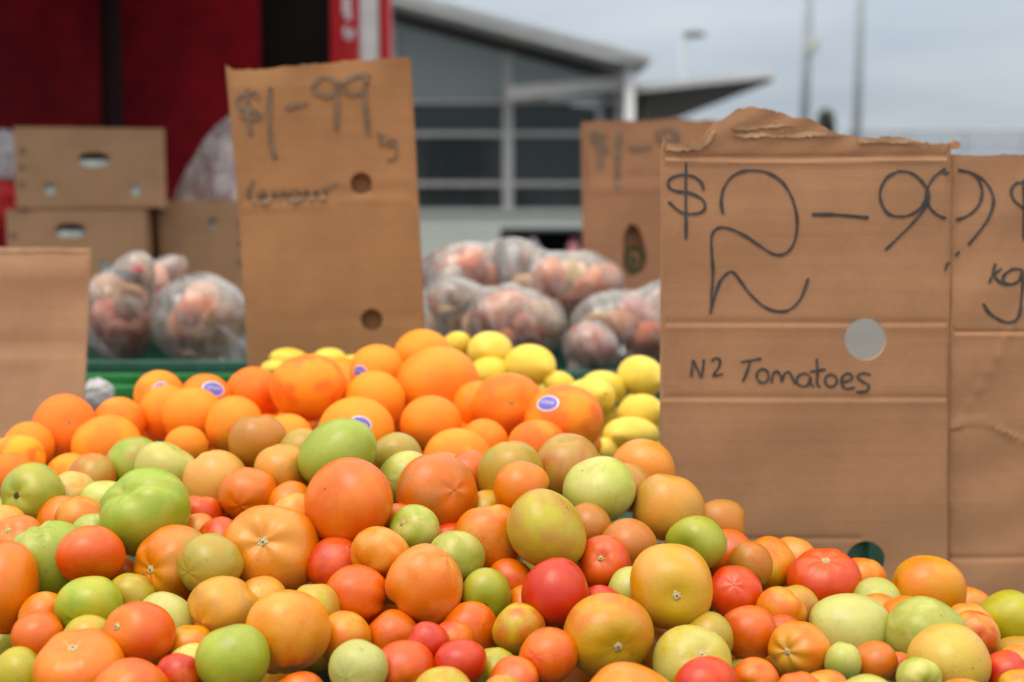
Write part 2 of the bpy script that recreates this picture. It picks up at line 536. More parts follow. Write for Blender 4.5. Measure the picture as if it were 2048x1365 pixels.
# ------------------------------------------------------------------ far buildings, poles, canopy
def building():
    Y = 26.0
    b = empty('glass_fronted_building', (0, Y, 0))
    tag(b, 'low glass-fronted building with a sloping grey roof behind the lemon sign', 'building')

    def P(px, py, y=Y):
        return at(px, py, y) - Vector((0, Y, 0))

    # plinth wall
    z_pl = P(900, 428).z
    x0, x1 = P(560, 400).x, P(1245, 400).x
    MB().box((x0, 0, 0), (x1, 0.25, z_pl)).build('plinth_wall', M['wall_white'], b)
    MB().box((x0, -0.07, z_pl), (x1, 0.30, z_pl + 0.09), 0.01).build('coping', M['mullion'], b)
    # interior room (floor, back wall, ceiling, sides): dim
    ztop = P(600, -40).z
    k = MB()
    k.prism([(x0, 5.8, 0), (x1, 5.8, 0), (x1, 5.8, P(1245, 190).z), (x0, 5.8, P(560, 15).z)], (0, 0.2, 0))
    k.box((x0, 0.5, 0.0), (x1, 5.8, 0.5))
    k.box((x0 - 0.2, 0.3, 0), (x0, 6.0, P(560, 15).z))
    k.box((x1, 0.3, 0), (x1 + 0.2, 6.0, P(1245, 190).z))
    k.build('interior_shell', M['interior'], b)
    # glazing: columns and rails
    cols = [560, 788, 1016, 1200, 1240]
    rows = [P(900, y).z for y in (203, 268, 368, 428)]
    yv = lambda px: P(px, 0).x

    def roof_z(x):                                     # underside of the roof along the facade
        pa, pb = P(780, 42), P(1238, 163)
        return pa.z + (x - pa.x) * (pb.z - pa.z) / (pb.x - pa.x)
    for i in range(len(cols) - 1):
        a, c = yv(cols[i]) + 0.05, yv(cols[i + 1]) - 0.05
        for j in range(3):
            z1, z0 = rows[j] - 0.06, rows[j + 1] + 0.06
            MB().box((a, 0.12, z0), (c, 0.14, z1)).build('window_pane', M['glass_dark'], b)
        zt_a, zt_c = roof_z(a) - 0.02, roof_z(c) - 0.02
        zb = rows[0] + 0.06
        MB().prism([(a, 0.12, zb), (c, 0.12, zb), (c, 0.12, max(zt_c, zb + 0.02)), (a, 0.12, max(zt_a, zb + 0.05))], (0, 0.02, 0)).build('gable_pane', M['glass_gable'], b)
    for px in cols:
        x = yv(px)
        w = 0.09 if px == 1016 else 0.045
        MB().box((x - w, 0.02, z_pl + 0.095), (x + w, 0.2, roof_z(x) - 0.01)).build('mullion', M['mullion'], b)
    for zz in rows[:3]:
        MB().box((x0, 0.05, zz - 0.04), (x1, 0.17, zz + 0.04)).build('window_rail', M['mullion'], b)
    # roof slab: overhangs toward the viewer, drops to the right
    ra, rb = P(430, -98), P(1288, 128)
    th = 0.18
    dz = (rb.z - ra.z) / (rb.x - ra.x)
    pts = [(ra.x, -1.1, ra.z), (rb.x, -1.1, rb.z), (rb.x, -1.1, rb.z - 0.10), (rb.x - 0.7, -1.1, rb.z - 0.10 - th * 0.6 - 0.7 * dz), (ra.x, -1.1, ra.z - th)]
    MB().prism(pts, (0, 9.0, 0)).build('roof', M['roof'], b)
    MB().prism([(ra.x, -1.16, ra.z + 0.03), (rb.x + 0.05, -1.16, rb.z + 0.03), (rb.x + 0.05, -1.16, rb.z - 0.05), (ra.x, -1.16, ra.z - 0.06)], (0, 0.05, 0)).build('fascia', M['steel'], b)
    # beam and outer column carrying the roof end
    pa, pb = P(1016, 190), P(1262, 168)
    MB().prism([(pa.x, -0.6, pa.z - 0.13), (pb.x, -0.6, pb.z - 0.13), (pb.x, -0.6, pb.z + 0.10), (pa.x, -0.6, pa.z + 0.10)], (0, 0.25, 0)).build('beam', M['mullion'], b)
    cx = P(1252, 200).x
    MB().tube((cx, -0.75, 0), (cx, -0.75, P(1252, 138).z), 0.09, n=16).build('column', M['white_paint'], b, True)
    # things seen dimly through the glass
    return b


building()


def inside(name, px0, px1, py0, py1, Y, mat, label, cat):
    a, c = at(px0, py1, Y), at(px1, py0, Y)
    m = MB().box((a.x, Y, 0.5), (c.x, Y + 0.25, c.z), 0.03)
    o = m.build(name, M[mat], None)
    return tag(o, label, cat)


def display_board(px0, px1, py0, py1, Y, mat, label):
    a, c = at(px0, py1, Y), at(px1, py0, Y)
    e = empty('display_board', ((a.x + c.x) / 2, Y, 0.5))
    tag(e, label, 'board', 'boards behind the building glass')
    w, z0, z1 = (c.x - a.x) / 2, a.z - 0.5, c.z - 0.5
    MB().box((-w, 0, z0), (w, 0.05, z1), 0.01).build('panel', M[mat], e)
    for s in (-1, 1):
        MB().tube((s * w * 0.8, 0.08, 0), (s * w * 0.8, 0.08, z1), 0.02, n=8).build('leg', M['steel'], e)


display_board(1035, 1108, 380, 424, 28.2, 'blue_cloth', 'navy blue board behind the lowest panes of the glass building')
display_board(1108, 1136, 372, 424, 28.0, 'yellow_cloth', 'narrow yellow board behind the lowest panes of the glass building')
display_board(915, 975, 298, 325, 28.4, 'orange_panel', 'dull orange board behind the middle panes of the glass building')
display_board(838, 880, 258, 290, 28.0, 'green_panel', 'green board behind the glass, next to the lemon sign edge')


def canopy():
    # flat triangular canopy: near edge at 26.5 m, far edge at about 34 m, one height, tip on the right
    Yn = 27.0
    tip = at(1545, 150, Yn)
    z = tip.z
    Z0 = z - 0.55
    e = empty('canopy_roof', (tip.x - 3, Yn + 3, 0))
    tag(e, 'wing-shaped canopy roof with a dark underside beside the glass building', 'canopy')
    o = Vector(e.location)
    nl = at(1225, 182, Yn)
    far = Vector((at(1345, 250, 42.0).x, 42.0, z))
    pts = [nl, tip, Vector((tip.x + 0.02, Yn + 0.4, z)), far, Vector((at(1190, 250, 42.0).x, 42.0, nl.z))]
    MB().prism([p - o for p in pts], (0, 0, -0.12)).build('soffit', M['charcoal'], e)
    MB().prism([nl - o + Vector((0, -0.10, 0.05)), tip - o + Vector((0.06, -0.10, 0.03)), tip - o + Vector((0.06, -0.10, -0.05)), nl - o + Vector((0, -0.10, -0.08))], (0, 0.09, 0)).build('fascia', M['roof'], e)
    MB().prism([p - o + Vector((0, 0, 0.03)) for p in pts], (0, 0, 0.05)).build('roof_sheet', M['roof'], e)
    for px in (1215, 1290):
        x = at(px, 200, 30.0).x - o.x
        MB().tube((x, 0.5, 0), (x, 0.5, z - 0.15), 0.09).build('post', M['steel'], e, True)


canopy()


def pole(px_top, px_bot, Y, r, label, fitting=None):
    t, bt = at(px_top, -60, Y), at(px_bot, 262, Y)
    e = empty('flood_light_pole', (bt.x, Y, 0))
    tag(e, label, 'pole', 'tall poles behind the tomato sign')
    lean = (t.x - bt.x) / (t.z - bt.z)
    zt = t.z + 3.5
    x = lambda z: lean * (z - bt.z)
    MB().tube((x(0), 0, 0), (x(zt), 0, zt), r * 1.15, r * 0.85, 16).build('shaft', M['pole_grey'], e, True)
    MB().tube((x(0), 0, 0), (x(0), 0, 0.05), r * 2.4, n=16).build('base_plate', M['steel'], e)
    MB().box((x(zt) - 0.6, -0.1, zt), (x(zt) + 0.6, 0.1, zt + 0.12), 0.02).build('cross_arm', M['steel'], e)
    for s in (-0.45, 0.0, 0.45):
        MB().box((x(zt) + s - 0.14, -0.22, zt + 0.12), (x(zt) + s + 0.14, 0.1, zt + 0.40), 0.03).build('flood_light', M['lamp_head'], e)
    if fitting:
        p = at(fitting[0], fitting[1], Y)
        MB().box((x(p.z) - 0.02, -r - 0.16, p.z - 0.15), (x(p.z) + 0.24, -r + 0.02, p.z + 0.12), 0.02).build('junction_box', M['wall_white'], e)


pole(1619, 1609, 32.0, 0.105, 'grey pole with a small pale box on it, nearer the building', (1620, 92))
pole(1723, 1714, 34.0, 0.100, 'bare grey pole standing above the torn tomato sign')


def street_lamp():
    Y = 44.0
    b, t = at(1363, 160, Y), at(1368, 74, Y)
    e = empty('street_lamp', (b.x, Y, 0))
    tag(e, 'grey street lamp with a flat head rising above the canopy roof', 'lamp')
    MB().tube((0, 0, 0), (0.05, 0, t.z), 0.13, 0.085, 14).build('post', M['pole_grey'], e, True)
    MB().tube((0.05, 0, t.z - 0.02), (0.32, 0, t.z + 0.04), 0.06, 0.05, 10).build('arm', M['pole_grey'], e, True)
    h = MB()
    bm = bmesh.new(); bmesh.ops.create_uvsphere(bm, u_segments=16, v_segments=10, radius=1)
    for v in bm.verts:
        v.co = Vector((0.38 + v.co.x * 0.36, v.co.y * 0.2, t.z + 0.06 + v.co.z * (0.13 if v.co.z > 0 else 0.08)))
    h.add_bm(bm)
    h.build('lamp_head', M['lamp_head'], e, True)
    MB().tube((0.40, 0, t.z - 0.045), (0.40, 0, t.z + 0.0), 0.15, n=14).build('lens', M['sticker_white'], e)


street_lamp()


def far_fence():
    Y = 60.0
    a, b = at(1690, 272, Y), at(2400, 276, Y)
    e = empty('high_fence', (a.x, Y, 0))
    tag(e, 'faint blue-grey high mesh fence on the skyline over the cardboard', 'fence')
    L_ = b.x - a.x
    mesh = NT('fence_mesh')
    co = mesh.objco()
    mesh.set(Base_Color=(0.34, 0.40, 0.46), Roughness=0.6)
    tr = mesh.n('ShaderNodeBsdfTransparent')
    mx = mesh.n('ShaderNodeMixShader'); mx.inputs[0].default_value = 0.25
    mesh.l(tr.outputs[0], mx.inputs[1]); mesh.l(mesh.b.outputs[0], mx.inputs[2]); mesh.l(mx.outputs[0], mesh.out.inputs['Surface'])
    MB().box((0, -0.01, 0.1), (L_, 0.01, a.z + 0.2)).build('netting', mesh.m, e)
    for z in (a.z + 0.2, a.z - 0.28):
        MB().tube((0, 0, z), (L_, 0, z), 0.06, n=8).build('rail', M['pole_grey'], e, True)
    for px in (1700, 1815, 1932, 2050, 2165, 2280, 2395):
        x = at(px, 280, Y).x - a.x
        MB().tube((x, 0.08, 0), (x, 0.08, a.z + 0.28), 0.07, n=10).build('post', M['pole_grey'], e, True)


far_fence()


def pine_tree():
    rng = random.Random(5)
    Y = 75.0
    top = at(1652, 222, Y)
    e = empty('pine_tree', (top.x, Y, 0))
    tag(e, 'dark round-topped tree on the skyline between the two grey poles', 'tree')
    tr = MB(); tr.tube((0, 0, 0), (0.05, 0, top.z - 0.3), 0.28, 0.06, 10)
    for i in range(24):
        z = 2.6 + (top.z - 3.0) * i / 24
        a = i * 2.4; L_ = 0.9 * (1 - 0.45 * i / 24)
        tr.tube((0, 0, z), (math.cos(a) * L_, math.sin(a) * L_, z + 0.25), 0.05, 0.015, 5)
    tr.build('trunk', M['bark'], e)
    v, f = [], []
    for i in range(5200):
        t = rng.random() ** 0.8
        z = 2.5 + (top.z - 2.5) * t
        rad = (0.62 * (1 - 0.35 * t) if t < 0.9 else 0.45 * max(0.05, (1 - t) / 0.1) ** 0.6) * (0.72 + 0.4 * math.sin(z * 5.0) ** 2)
        a = rng.uniform(0, 6.283); r = rad * math.sqrt(rng.random())
        c = Vector((math.cos(a) * r, math.sin(a) * r, z + rng.uniform(-0.1, 0.1)))
        d1 = Vector((rng.gauss(0, 1), rng.gauss(0, 1), rng.gauss(0, 0.6))).normalized() * rng.uniform(0.09, 0.2)
        d2 = Vector((rng.gauss(0, 1), rng.gauss(0, 1), rng.gauss(0, 1))).normalized() * 0.05
        k = len(v)
        v += [c - d1, c + d2, c + d1, c - d2]
        f.append((k, k + 1, k + 2, k + 3))
    obj('crown', v, f, M['leaf'], e)


pine_tree()


# ------------------------------------------------------------------ red tent wall, black sheet, red and white post
def wavy_sheet(name, px0, px1, py0, zbot, Y, mat, parent, amp, k, seed, thick=0.004):
    rng = random.Random(seed)
    a, b = at(px0, py0, Y), at(px1, py0, Y)
    nx, nz = 40, 26
    ph = [rng.uniform(0, 6.28) for _ in range(4)]
    v, f = [], []
    for s in (0, 1):
        for j in range(nz + 1):
            for i in range(nx + 1):
                u, w = i / nx, j / nz
                x = a.x + (b.x - a.x) * u
                z = zbot + (a.z - zbot) * w
                y = Y + amp * (math.sin(k * x + ph[0] + 0.7 * z) + 0.5 * math.sin(2.3 * k * x + ph[1] - 1.9 * z) + 0.6 * math.sin(3.0 * (x + z) + ph[2]) + 0.3 * math.sin(9 * z - 4 * x + ph[3]))
                v.append((x, y + s * thick, z))
    n1 = (nx + 1) * (nz + 1)
    for s in (0, 1):
        for j in range(nz):
            for i in range(nx):
                q = [s * n1 + j * (nx + 1) + i, s * n1 + j * (nx + 1) + i + 1, s * n1 + (j + 1) * (nx + 1) + i + 1, s * n1 + (j + 1) * (nx + 1) + i]
                f.append(tuple(q if s == 0 else q[::-1]))
    return obj(name, v, f, mat, parent, True)


tent = empty('market_tent', (0, 0, 0))
tag(tent, 'dark red tarpaulin market tent wall behind the stacked cardboard boxes', 'tent')
YT = 6.0
wavy_sheet('wall_panel', -420, 190, -330, 0.05, YT, M['red_tarp'], tent, 0.018, 6, 1)
wavy_sheet('wall_panel', 228, 514, -330, 0.05, YT + 0.02, M['red_tarp'], tent, 0.016, 7, 2)
pa, pb = at(184, 0, YT - 0.06), at(234, 0, YT - 0.06)
MB().box((pa.x - 0.1, YT + 0.06, 0), (pb.x + 0.1, YT + 0.13, 3.0), 0.006).build('post', M['dark_post'], tent)
wavy_sheet('dark_curtain', 508, 655, -330, 0.05, YT + 0.10, M['black_tarp'], tent, 0.010, 9, 3)
# unseen canopy, added high above the boxes to shade them and the wall
xa, xb = at(-420, 0, YT).x, at(640, 0, YT).x
MB().prism([(xa, 3.75, 2.42), (xb, 3.75, 2.42), (xb, 6.3, 3.05), (xa, 6.3, 3.05)], (0, 0.02, 0.03)).build('canopy', M['red_tarp'], tent)
for x in (xa + 0.05, xb - 0.02):
    MB().tube((x, 6.25, 0), (x, 6.25, 3.0), 0.022, n=10).build('tent_leg', M['steel'], tent, True)


def banner_post():
    Y = 6.3
    e = empty('banner_post', (at(715, 60, Y).x, Y, 0))
    tag(e, 'bright red and white striped upright behind the top of the lemon sign', 'post')
    o = e.location.x
    X = lambda px: at(px, 60, Y).x - o
    MB().box((X(652), 0, 0), (X(716), 0.12, 3.1), 0.012).build('red_panel', M['red_bright'], e)
    MB().box((X(717), 0.015, 0), (X(758), 0.11, 3.1), 0.012).build('white_panel', M['white_paint'], e)
    MB().box((X(759), 0, 0), (X(780), 0.12, 3.1), 0.012).build('red_edge', M['red_bright'], e)
    # pale marks on the red stripe (illegible in the photograph)
    for (px, py, w, h) in ((693, 12, 8, 17), (697, 34, 6, 7), (692, 64, 5, 10), (698, 74, 6, 6), (705, 66, 4, 8)):
        p, q = at(px - w, py + h, Y), at(px + w, py - h, Y)
        MB().box((p.x - o, -0.004, p.z), (q.x - o, 0.003, q.z), 0.0015).build('pale_mark', M['sticker_white'], e)


banner_post()

# ------------------------------------------------------------------ cardboard sheets
def inpoly(x, y, poly):
    c = False
    n = len(poly)
    for i in range(n):
        x1, y1 = poly[i]; x2, y2 = poly[(i + 1) % n]
        if (y1 > y) != (y2 > y) and x < (x2 - x1) * (y - y1) / (y2 - y1) + x1:
            c = not c
    return c


def ring(cx, cy, rx, ry=None, n=28, p=2.0):
    ry = rx if ry is None else ry
    out = []
    for i in range(n):
        t = 2 * math.pi * i / n
        c, s = math.cos(t), math.sin(t)
        out.append((cx + rx * math.copysign(abs(c) ** (2 / p), c), cy + ry * math.copysign(abs(s) ** (2 / p), s)))
    return out


def smooth_poly(pts, n=6, closed=False):
    """Catmull-Rom through pts"""
    out = []
    P = [Vector((a, b)) for a, b in pts]
    m = len(P)
    for i in range(m - 1):
        p0, p1, p2, p3 = P[max(i - 1, 0)], P[i], P[i + 1], P[min(i + 2, m - 1)]
        for k in range(n):
            t = k / n
            out.append(0.5 * ((2 * p1) + (p2 - p0) * t + (2 * p0 - 5 * p1 + 4 * p2 - p3) * t * t + (3 * p1 - p0 - 3 * p2 + p3) * t ** 3))
    out.append(P[-1])
    return out


def ragged(pts, amp, seed, step=9.0):
    """a torn edge: add jitter between the given pixel points"""
    rng = random.Random(seed)
    out = []
    for (x0, y0), (x1, y1) in zip(pts[:-1], pts[1:]):
        n = max(1, int(math.hypot(x1 - x0, y1 - y0) / step))
        for k in range(n):
            t = k / n
            out.append((x0 + (x1 - x0) * t + (rng.uniform(-amp, amp) * 0.5 if k else 0), y0 + (y1 - y0) * t + (rng.uniform(-amp, amp) if k else 0)))
    out.append(pts[-1])
    return out


class Sheet:
    """a flat piece of cardboard. surf(px,py) -> 3-D point on its front, built at its own distance"""
    def __init__(s, p0, n, relief=None):
        s.p0, s.n = Vector(p0), Vector(n).normalized()
        s.relief = relief or (lambda x, y: 0.0)

    def front(s, px, py, lift=0.0):
        p = onplane(px, py, s.p0, s.n)
        return p + s.n * (s.relief(px, py) + lift)          # n points to the camera side

    def build(s, name, outline, holes, mat, parent, origin, thick=0.004, grid=26, rows=()):
        loops = [outline] + holes
        pts, edges = [], []
        for lp in loops:
            k = len(pts)
            pts += [Vector(p) for p in lp]
            edges += [(k + i, k + (i + 1) % len(lp)) for i in range(len(lp))]
        x0, x1 = min(p[0] for p in outline), max(p[0] for p in outline)
        y0, y1 = min(p[1] for p in outline), max(p[1] for p in outline)
        gx, gy = x0 + grid / 2, 0
        while gx < x1:
            gy = y0 + grid / 4
            while gy < y1:
                if inpoly(gx, gy, outline) and not any(inpoly(gx, gy, h) for h in holes) and not any(abs(gy - yr) < 17 for yr in rows):
                    pts.append(Vector((gx, gy)))
                gy += grid / 2
            gx += grid
        for yr in rows:                                    # extra points where the board is creased
            for dy in (-13, -8, -4, 0, 4, 8, 13):
                gx = x0 + 4
                while gx < x1:
                    if inpoly(gx, yr + dy, outline) and not any(inpoly(gx, yr + dy, h) for h in holes):
                        pts.append(Vector((gx, yr + dy + 0.01)))
                    gx += 11
        r = delaunay_2d_cdt(pts, edges, [], 0, 1e-4)
        vs, tris = r[0], r[2]
        keep = []
        for t in tris:
            cx = sum(vs[i][0] for i in t) / 3; cy = sum(vs[i][1] for i in t) / 3
            if inpoly(cx, cy, outline) and not any(inpoly(cx, cy, h) for h in holes):
                keep.append(tuple(t))
        nv = len(vs)
        org = Vector(origin)
        V = [s.front(v[0], v[1]) - org for v in vs] + [s.front(v[0], v[1], -thick) - org for v in vs]
        F = list(keep) + [tuple(nv + i for i in t[::-1]) for t in keep]
        cnt = {}
        for t in keep:
            for i in range(len(t)):
                a, b = t[i], t[(i + 1) % len(t)]
                cnt[(a, b)] = cnt.get((a, b), 0) + 1
        rim = [(a, b) for (a, b) in cnt if (b, a) not in cnt]
        nrim = len(F)
        for a, b in rim:
            F.append((b, a, nv + a, nv + b))
        o = obj(name, V, F, mat, parent)
        o.data.materials.append(M['card_core'])
        for i in range(nrim, len(F)):
            o.data.polygons[i].material_index = 1
        bm = bmesh.new(); bm.from_mesh(o.data)
        bmesh.ops.recalc_face_normals(bm, faces=bm.faces[:])
        bm.to_mesh(o.data); bm.free()
        for i, p in enumerate(o.data.polygons):
            p.use_smooth = p.material_index == 0
        mo = o.modifiers.new('edge', 'EDGE_SPLIT'); mo.split_angle = R(40)
        return o

    def stroke(s, name, lines, width, mat, parent, origin, n=5, lift=0.0006, seed=0):
        """marker pen lines, one mesh for one character or word"""
        rng = random.Random(seed + len(lines))
        V, F = [], []
        org = Vector(origin)
        for ln in lines:
            P = smooth_poly(ln, n)
            k0 = len(V)
            m = len(P)
            acc = rng.uniform(0, 6)
            for i, p in enumerate(P):
                d = (P[min(i + 1, m - 1)] - P[max(i - 1, 0)])
                d = d.normalized() if d.length > 1e-6 else Vector((1, 0))
                nrm = Vector((-d.y, d.x))
                acc += 0.35
                w = width * (0.5 + 0.08 * math.sin(acc) + 0.06 * math.sin(acc * 2.7) + rng.uniform(-.03, .03))
                if i in (0, m - 1): w *= 0.65
                V.append(s.front(p.x + nrm.x * w, p.y + nrm.y * w, lift) - org)
                V.append(s.front(p.x - nrm.x * w, p.y - nrm.y * w, lift) - org)
            F += [(k0 + 2 * i, k0 + 2 * i + 1, k0 + 2 * i + 3, k0 + 2 * i + 2) for i in range(m - 1)]
        return obj(name, V, F, mat, parent)


def crease(y0, y, w, depth):
    return depth * math.exp(-((y - y0) / w) ** 2)


def zpts(lines, ox, oy, sc):
    return [[(ox + x / sc, oy + y / sc) for x, y in ln] for ln in lines]


def circ(cx, cy, rx, ry, a0=-60, a1=310, n=14):
    return [(cx + rx * math.cos(R(a0 + (a1 - a0) * i / n)), cy + ry * math.sin(R(a0 + (a1 - a0) * i / n))) for i in range(n + 1)]


# --- the $2-99 NZ tomatoes sign: one carton wall torn along the top, folded at its right-hand corner
YS = 1.70
SIGN_ORG = at(1615, 1180, YS)


def build_tomato_sign():
    e = empty('tomato_price_sign', SIGN_ORG)
    tag(e, 'torn cardboard sign marked $2-99 standing behind the tomatoes', 'sign')

    def relief(x, y):
        h = crease(646, y, 5, -0.0013) + crease(655, y, 5, 0.0008)
        h += crease(796, y, 5, -0.0013) + crease(804, y, 5, 0.0008)
        h += crease(314, y + 2 * math.sin(x / 90), 6, -0.0024) + crease(324, y + 2 * math.sin(x / 90), 5, 0.0016)
        h += crease(1078, y, 5, -0.0012) * (1 if x < 1720 else 0)
        h += 0.0012 * math.sin(x / 75 + y / 140) + 0.0008 * math.sin(y / 33 + x / 210)
        if y < 330:                                    # crumpled band under the torn edge
            h += 0.0016 * math.sin(x / 17 + y / 9) * (330 - y) / 120
        h -= 0.0035 * math.exp(-((x - 1903) / 6) ** 2)
        return h
    sh = Sheet(at(1615, 700, YS), (0.02, -1, 0.02), relief)
    top = ragged([(1323, 300), (1326, 276), (1333, 286), (1372, 290), (1405, 279), (1430, 246), (1462, 228), (1478, 216), (1500, 213), (1520, 218), (1560, 224),
                  (1585, 236), (1622, 238), (1640, 250), (1660, 262), (1700, 272), (1740, 276), (1800, 274), (1838, 284), (1890, 288), (1904, 282)], 2.6, 11, 7)
    out = top + [(1901, 640), (1896, 1338), (1317, 1338), (1321, 800)]
    hole1 = ring(1731, 679, 42, 42, 40)
    hole2 = ring(1732, 1122, 39, 39, 36)
    sh.build('front_panel', out, [hole1, hole2], M['card'], e, SIGN_ORG, 0.0045, 20, (318, 650, 800, 1080))
    # torn inner layers left standing along the top
    for k, (pts, dz) in enumerate((
        ([(1462, 256), (1500, 250), (1530, 252), (1560, 248), (1588, 250), (1560, 255), (1524, 256), (1490, 262), (1470, 260)], 0.0025),
        ([(1462, 271), (1510, 267), (1556, 271), (1600, 265), (1645, 264), (1684, 272), (1640, 272), (1590, 276), (1540, 274), (1490, 277)], 0.0035),
        ([(1334, 292), (1376, 295), (1408, 284), (1424, 262), (1432, 262), (1420, 284), (1400, 300), (1360, 303), (1332, 302)], 0.0025),
        ([(1716, 279), (1760, 276), (1812, 278), (1836, 285), (1806, 288), (1750, 286), (1718, 288)], 0.003),
    )):
        lay = Sheet(at(1615, 700, YS), (0.02, -1, 0.02), lambda x, y, d=dz: relief(x, y) + d + 0.0008 * math.sin(x / 9))
        lay.build('torn_layer', ragged(pts + [pts[0]], 2.2, 30 + k, 6)[:-1], [], M['card_core'], e, SIGN_ORG, 0.0012, 14)
    # right-hand panel behind the fold, turned a little away
    def relief2(x, y):
        return (-0.0035 * math.exp(-((x - 1901) / 6) ** 2) + crease(664, y, 4, -0.0018) + crease(672, y, 5, 0.0010) + crease(1118, y + 0.02 * (x - 1900), 5, -0.0016) + 0.0011 * math.sin(x / 43 + y / 95)
                + 0.0010 * math.sin(y / 23 + x / 60) + 0.0018 * math.exp(-((x - 2045 + (y - 620) * 0.55) / 7) ** 2) * (1 if 560 < y < 860 else 0)
                + 0.0022 * math.exp(-((y - 865 - 20 * math.sin(x / 40)) / 5) ** 2))
    fold = sh.front(1905, 700)
    sh2 = Sheet(fold, (-0.14, -1, 0.02), relief2)
    out2 = [(1895, 1338), (1900, 700)] + ragged([(1903, 309), (1960, 312), (2010, 308), (2060, 311), (2140, 309), (2190, 312)], 1.5, 77, 10) + [(2184, 1338)]
    sh2.build('side_panel', out2, [], M['card'], e, SIGN_ORG, 0.0045, 18, (668, 1118, 866))
    # little curl of paper at the corner
    cl = Sheet(fold, (0.3, -1, 0.1), lambda x, y: 0.006 + 0.001 * math.sin(x / 3))
    cl.build('torn_layer', ragged([(1894, 292), (1902, 281), (1917, 289), (1912, 300), (1900, 300), (1894, 292)], 1.2, 5, 4)[:-1], [], M['card'], e, SIGN_ORG, 0.001, 8)
    # hand-drawn price
    Z = lambda L_: zpts(L_, 1300, 200, 2.2019)
    w = 5.6
    ink = M['ink']
    S = lambda nm, L_, ww=w, sheet=sh: sheet.stroke(nm, Z(L_), ww, ink, e, SIGN_ORG, 6, 0.0011)
    S('dollar_mark', [[(238, 400), (222, 360), (180, 335), (130, 332), (88, 350), (80, 380), (110, 402), (170, 410), (225, 435), (243, 470), (225, 495), (180, 503), (130, 492), (80, 448)], [(158, 275), (157, 440), (158, 615)]])
    S('digit_two', [[(322, 505), (313, 450), (325, 390), (360, 340), (410, 315), (465, 312), (520, 322), (575, 355), (615, 410), (640, 480), (648, 550), (638, 620), (612, 665), (575, 684), (535, 675), (480, 640), (420, 600), (370, 575), (320, 562), (285, 575), (270, 610), (273, 680), (278, 760), (272, 860), (266, 943)],
                    [(266, 943), (285, 870), (310, 800), (345, 762), (370, 762), (400, 800), (450, 865), (510, 915), (570, 932), (620, 920), (665, 870), (697, 785)]])
    S('dash', [[(712, 506), (800, 506), (880, 512), (962, 520)]], 7)
    S('digit_nine', [[(1085, 318), (1040, 345), (1012, 400), (1015, 450), (1045, 500), (1095, 515), (1150, 505), (1195, 470), (1218, 420), (1215, 390), (1180, 345), (1140, 320), (1085, 315)], [(1218, 388), (1226, 435), (1200, 490), (1130, 570), (1035, 662)]])
    S('digit_nine', [[(1318, 318), (1300, 326), (1290, 320), (1296, 306), (1250, 340), (1222, 385), (1213, 430), (1235, 480), (1270, 510), (1305, 522)]])
    S('pen_mark', [[(1322, 714), (1308, 734), (1300, 752)]])
    S('digit_nine', [[(1345, 528), (1390, 515), (1440, 475), (1462, 420), (1455, 370), (1420, 325), (1355, 310)], [(1420, 325), (1465, 350), (1500, 395), (1512, 450), (1490, 520), (1450, 580), (1400, 640)], [(1362, 668), (1350, 682), (1346, 688)]], w, sh2)
    S('dollar_mark', [[(1700, 352), (1680, 345), (1645, 362), (1610, 370), (1590, 400), (1600, 440), (1640, 475), (1690, 500), (1715, 540), (1690, 575), (1640, 570)], [(1645, 350), (1645, 450), (1646, 620)]], w, sh2)
    S('letters_kg', [[(1520, 720), (1508, 765), (1492, 808)], [(1548, 742), (1516, 774), (1545, 806), (1580, 815)], [(1640, 750), (1600, 745), (1560, 770), (1555, 800), (1590, 812), (1625, 795), (1641, 755), (1637, 860), (1625, 950), (1590, 980), (1540, 970), (1490, 935), (1465, 895)]], w, sh2)
    w2 = 4.8
    S('letters_nz', [[(182, 1222), (186, 1185), (190, 1145)], [(190, 1145), (208, 1185), (228, 1225)], [(228, 1225), (234, 1185), (238, 1142)], [(268, 1152), (290, 1138), (308, 1148), (305, 1175), (288, 1200), (280, 1215), (300, 1213), (322, 1207)]], w2)
    S('word_tomatoes', [[(400, 1156), (445, 1148), (490, 1140)], [(442, 1150), (426, 1200), (408, 1242)], circ(496, 1216, 26, 30), [(535, 1248), (540, 1212), (558, 1195), (574, 1215), (580, 1240), (590, 1210), (610, 1198), (624, 1220), (640, 1252)],
                         [(702, 1212), (672, 1205), (646, 1226), (655, 1255), (690, 1258), (706, 1222), (708, 1252), (722, 1262)], [(733, 1138), (737, 1200), (735, 1250), (750, 1264)], [(702, 1197), (740, 1192), (772, 1187)], circ(796, 1236, 26, 27),
                         [(846, 1246), (888, 1228), (882, 1206), (852, 1213), (842, 1248), (864, 1272), (902, 1266)], [(972, 1212), (938, 1204), (914, 1218), (934, 1240), (962, 1256), (954, 1282), (906, 1286)]], w2)


build_tomato_sign()


# --- the $1-99 lemons sign: a flattened carton (two walls), leaning
YL = 2.34
LEM_ORG = at(680, 720, YL)


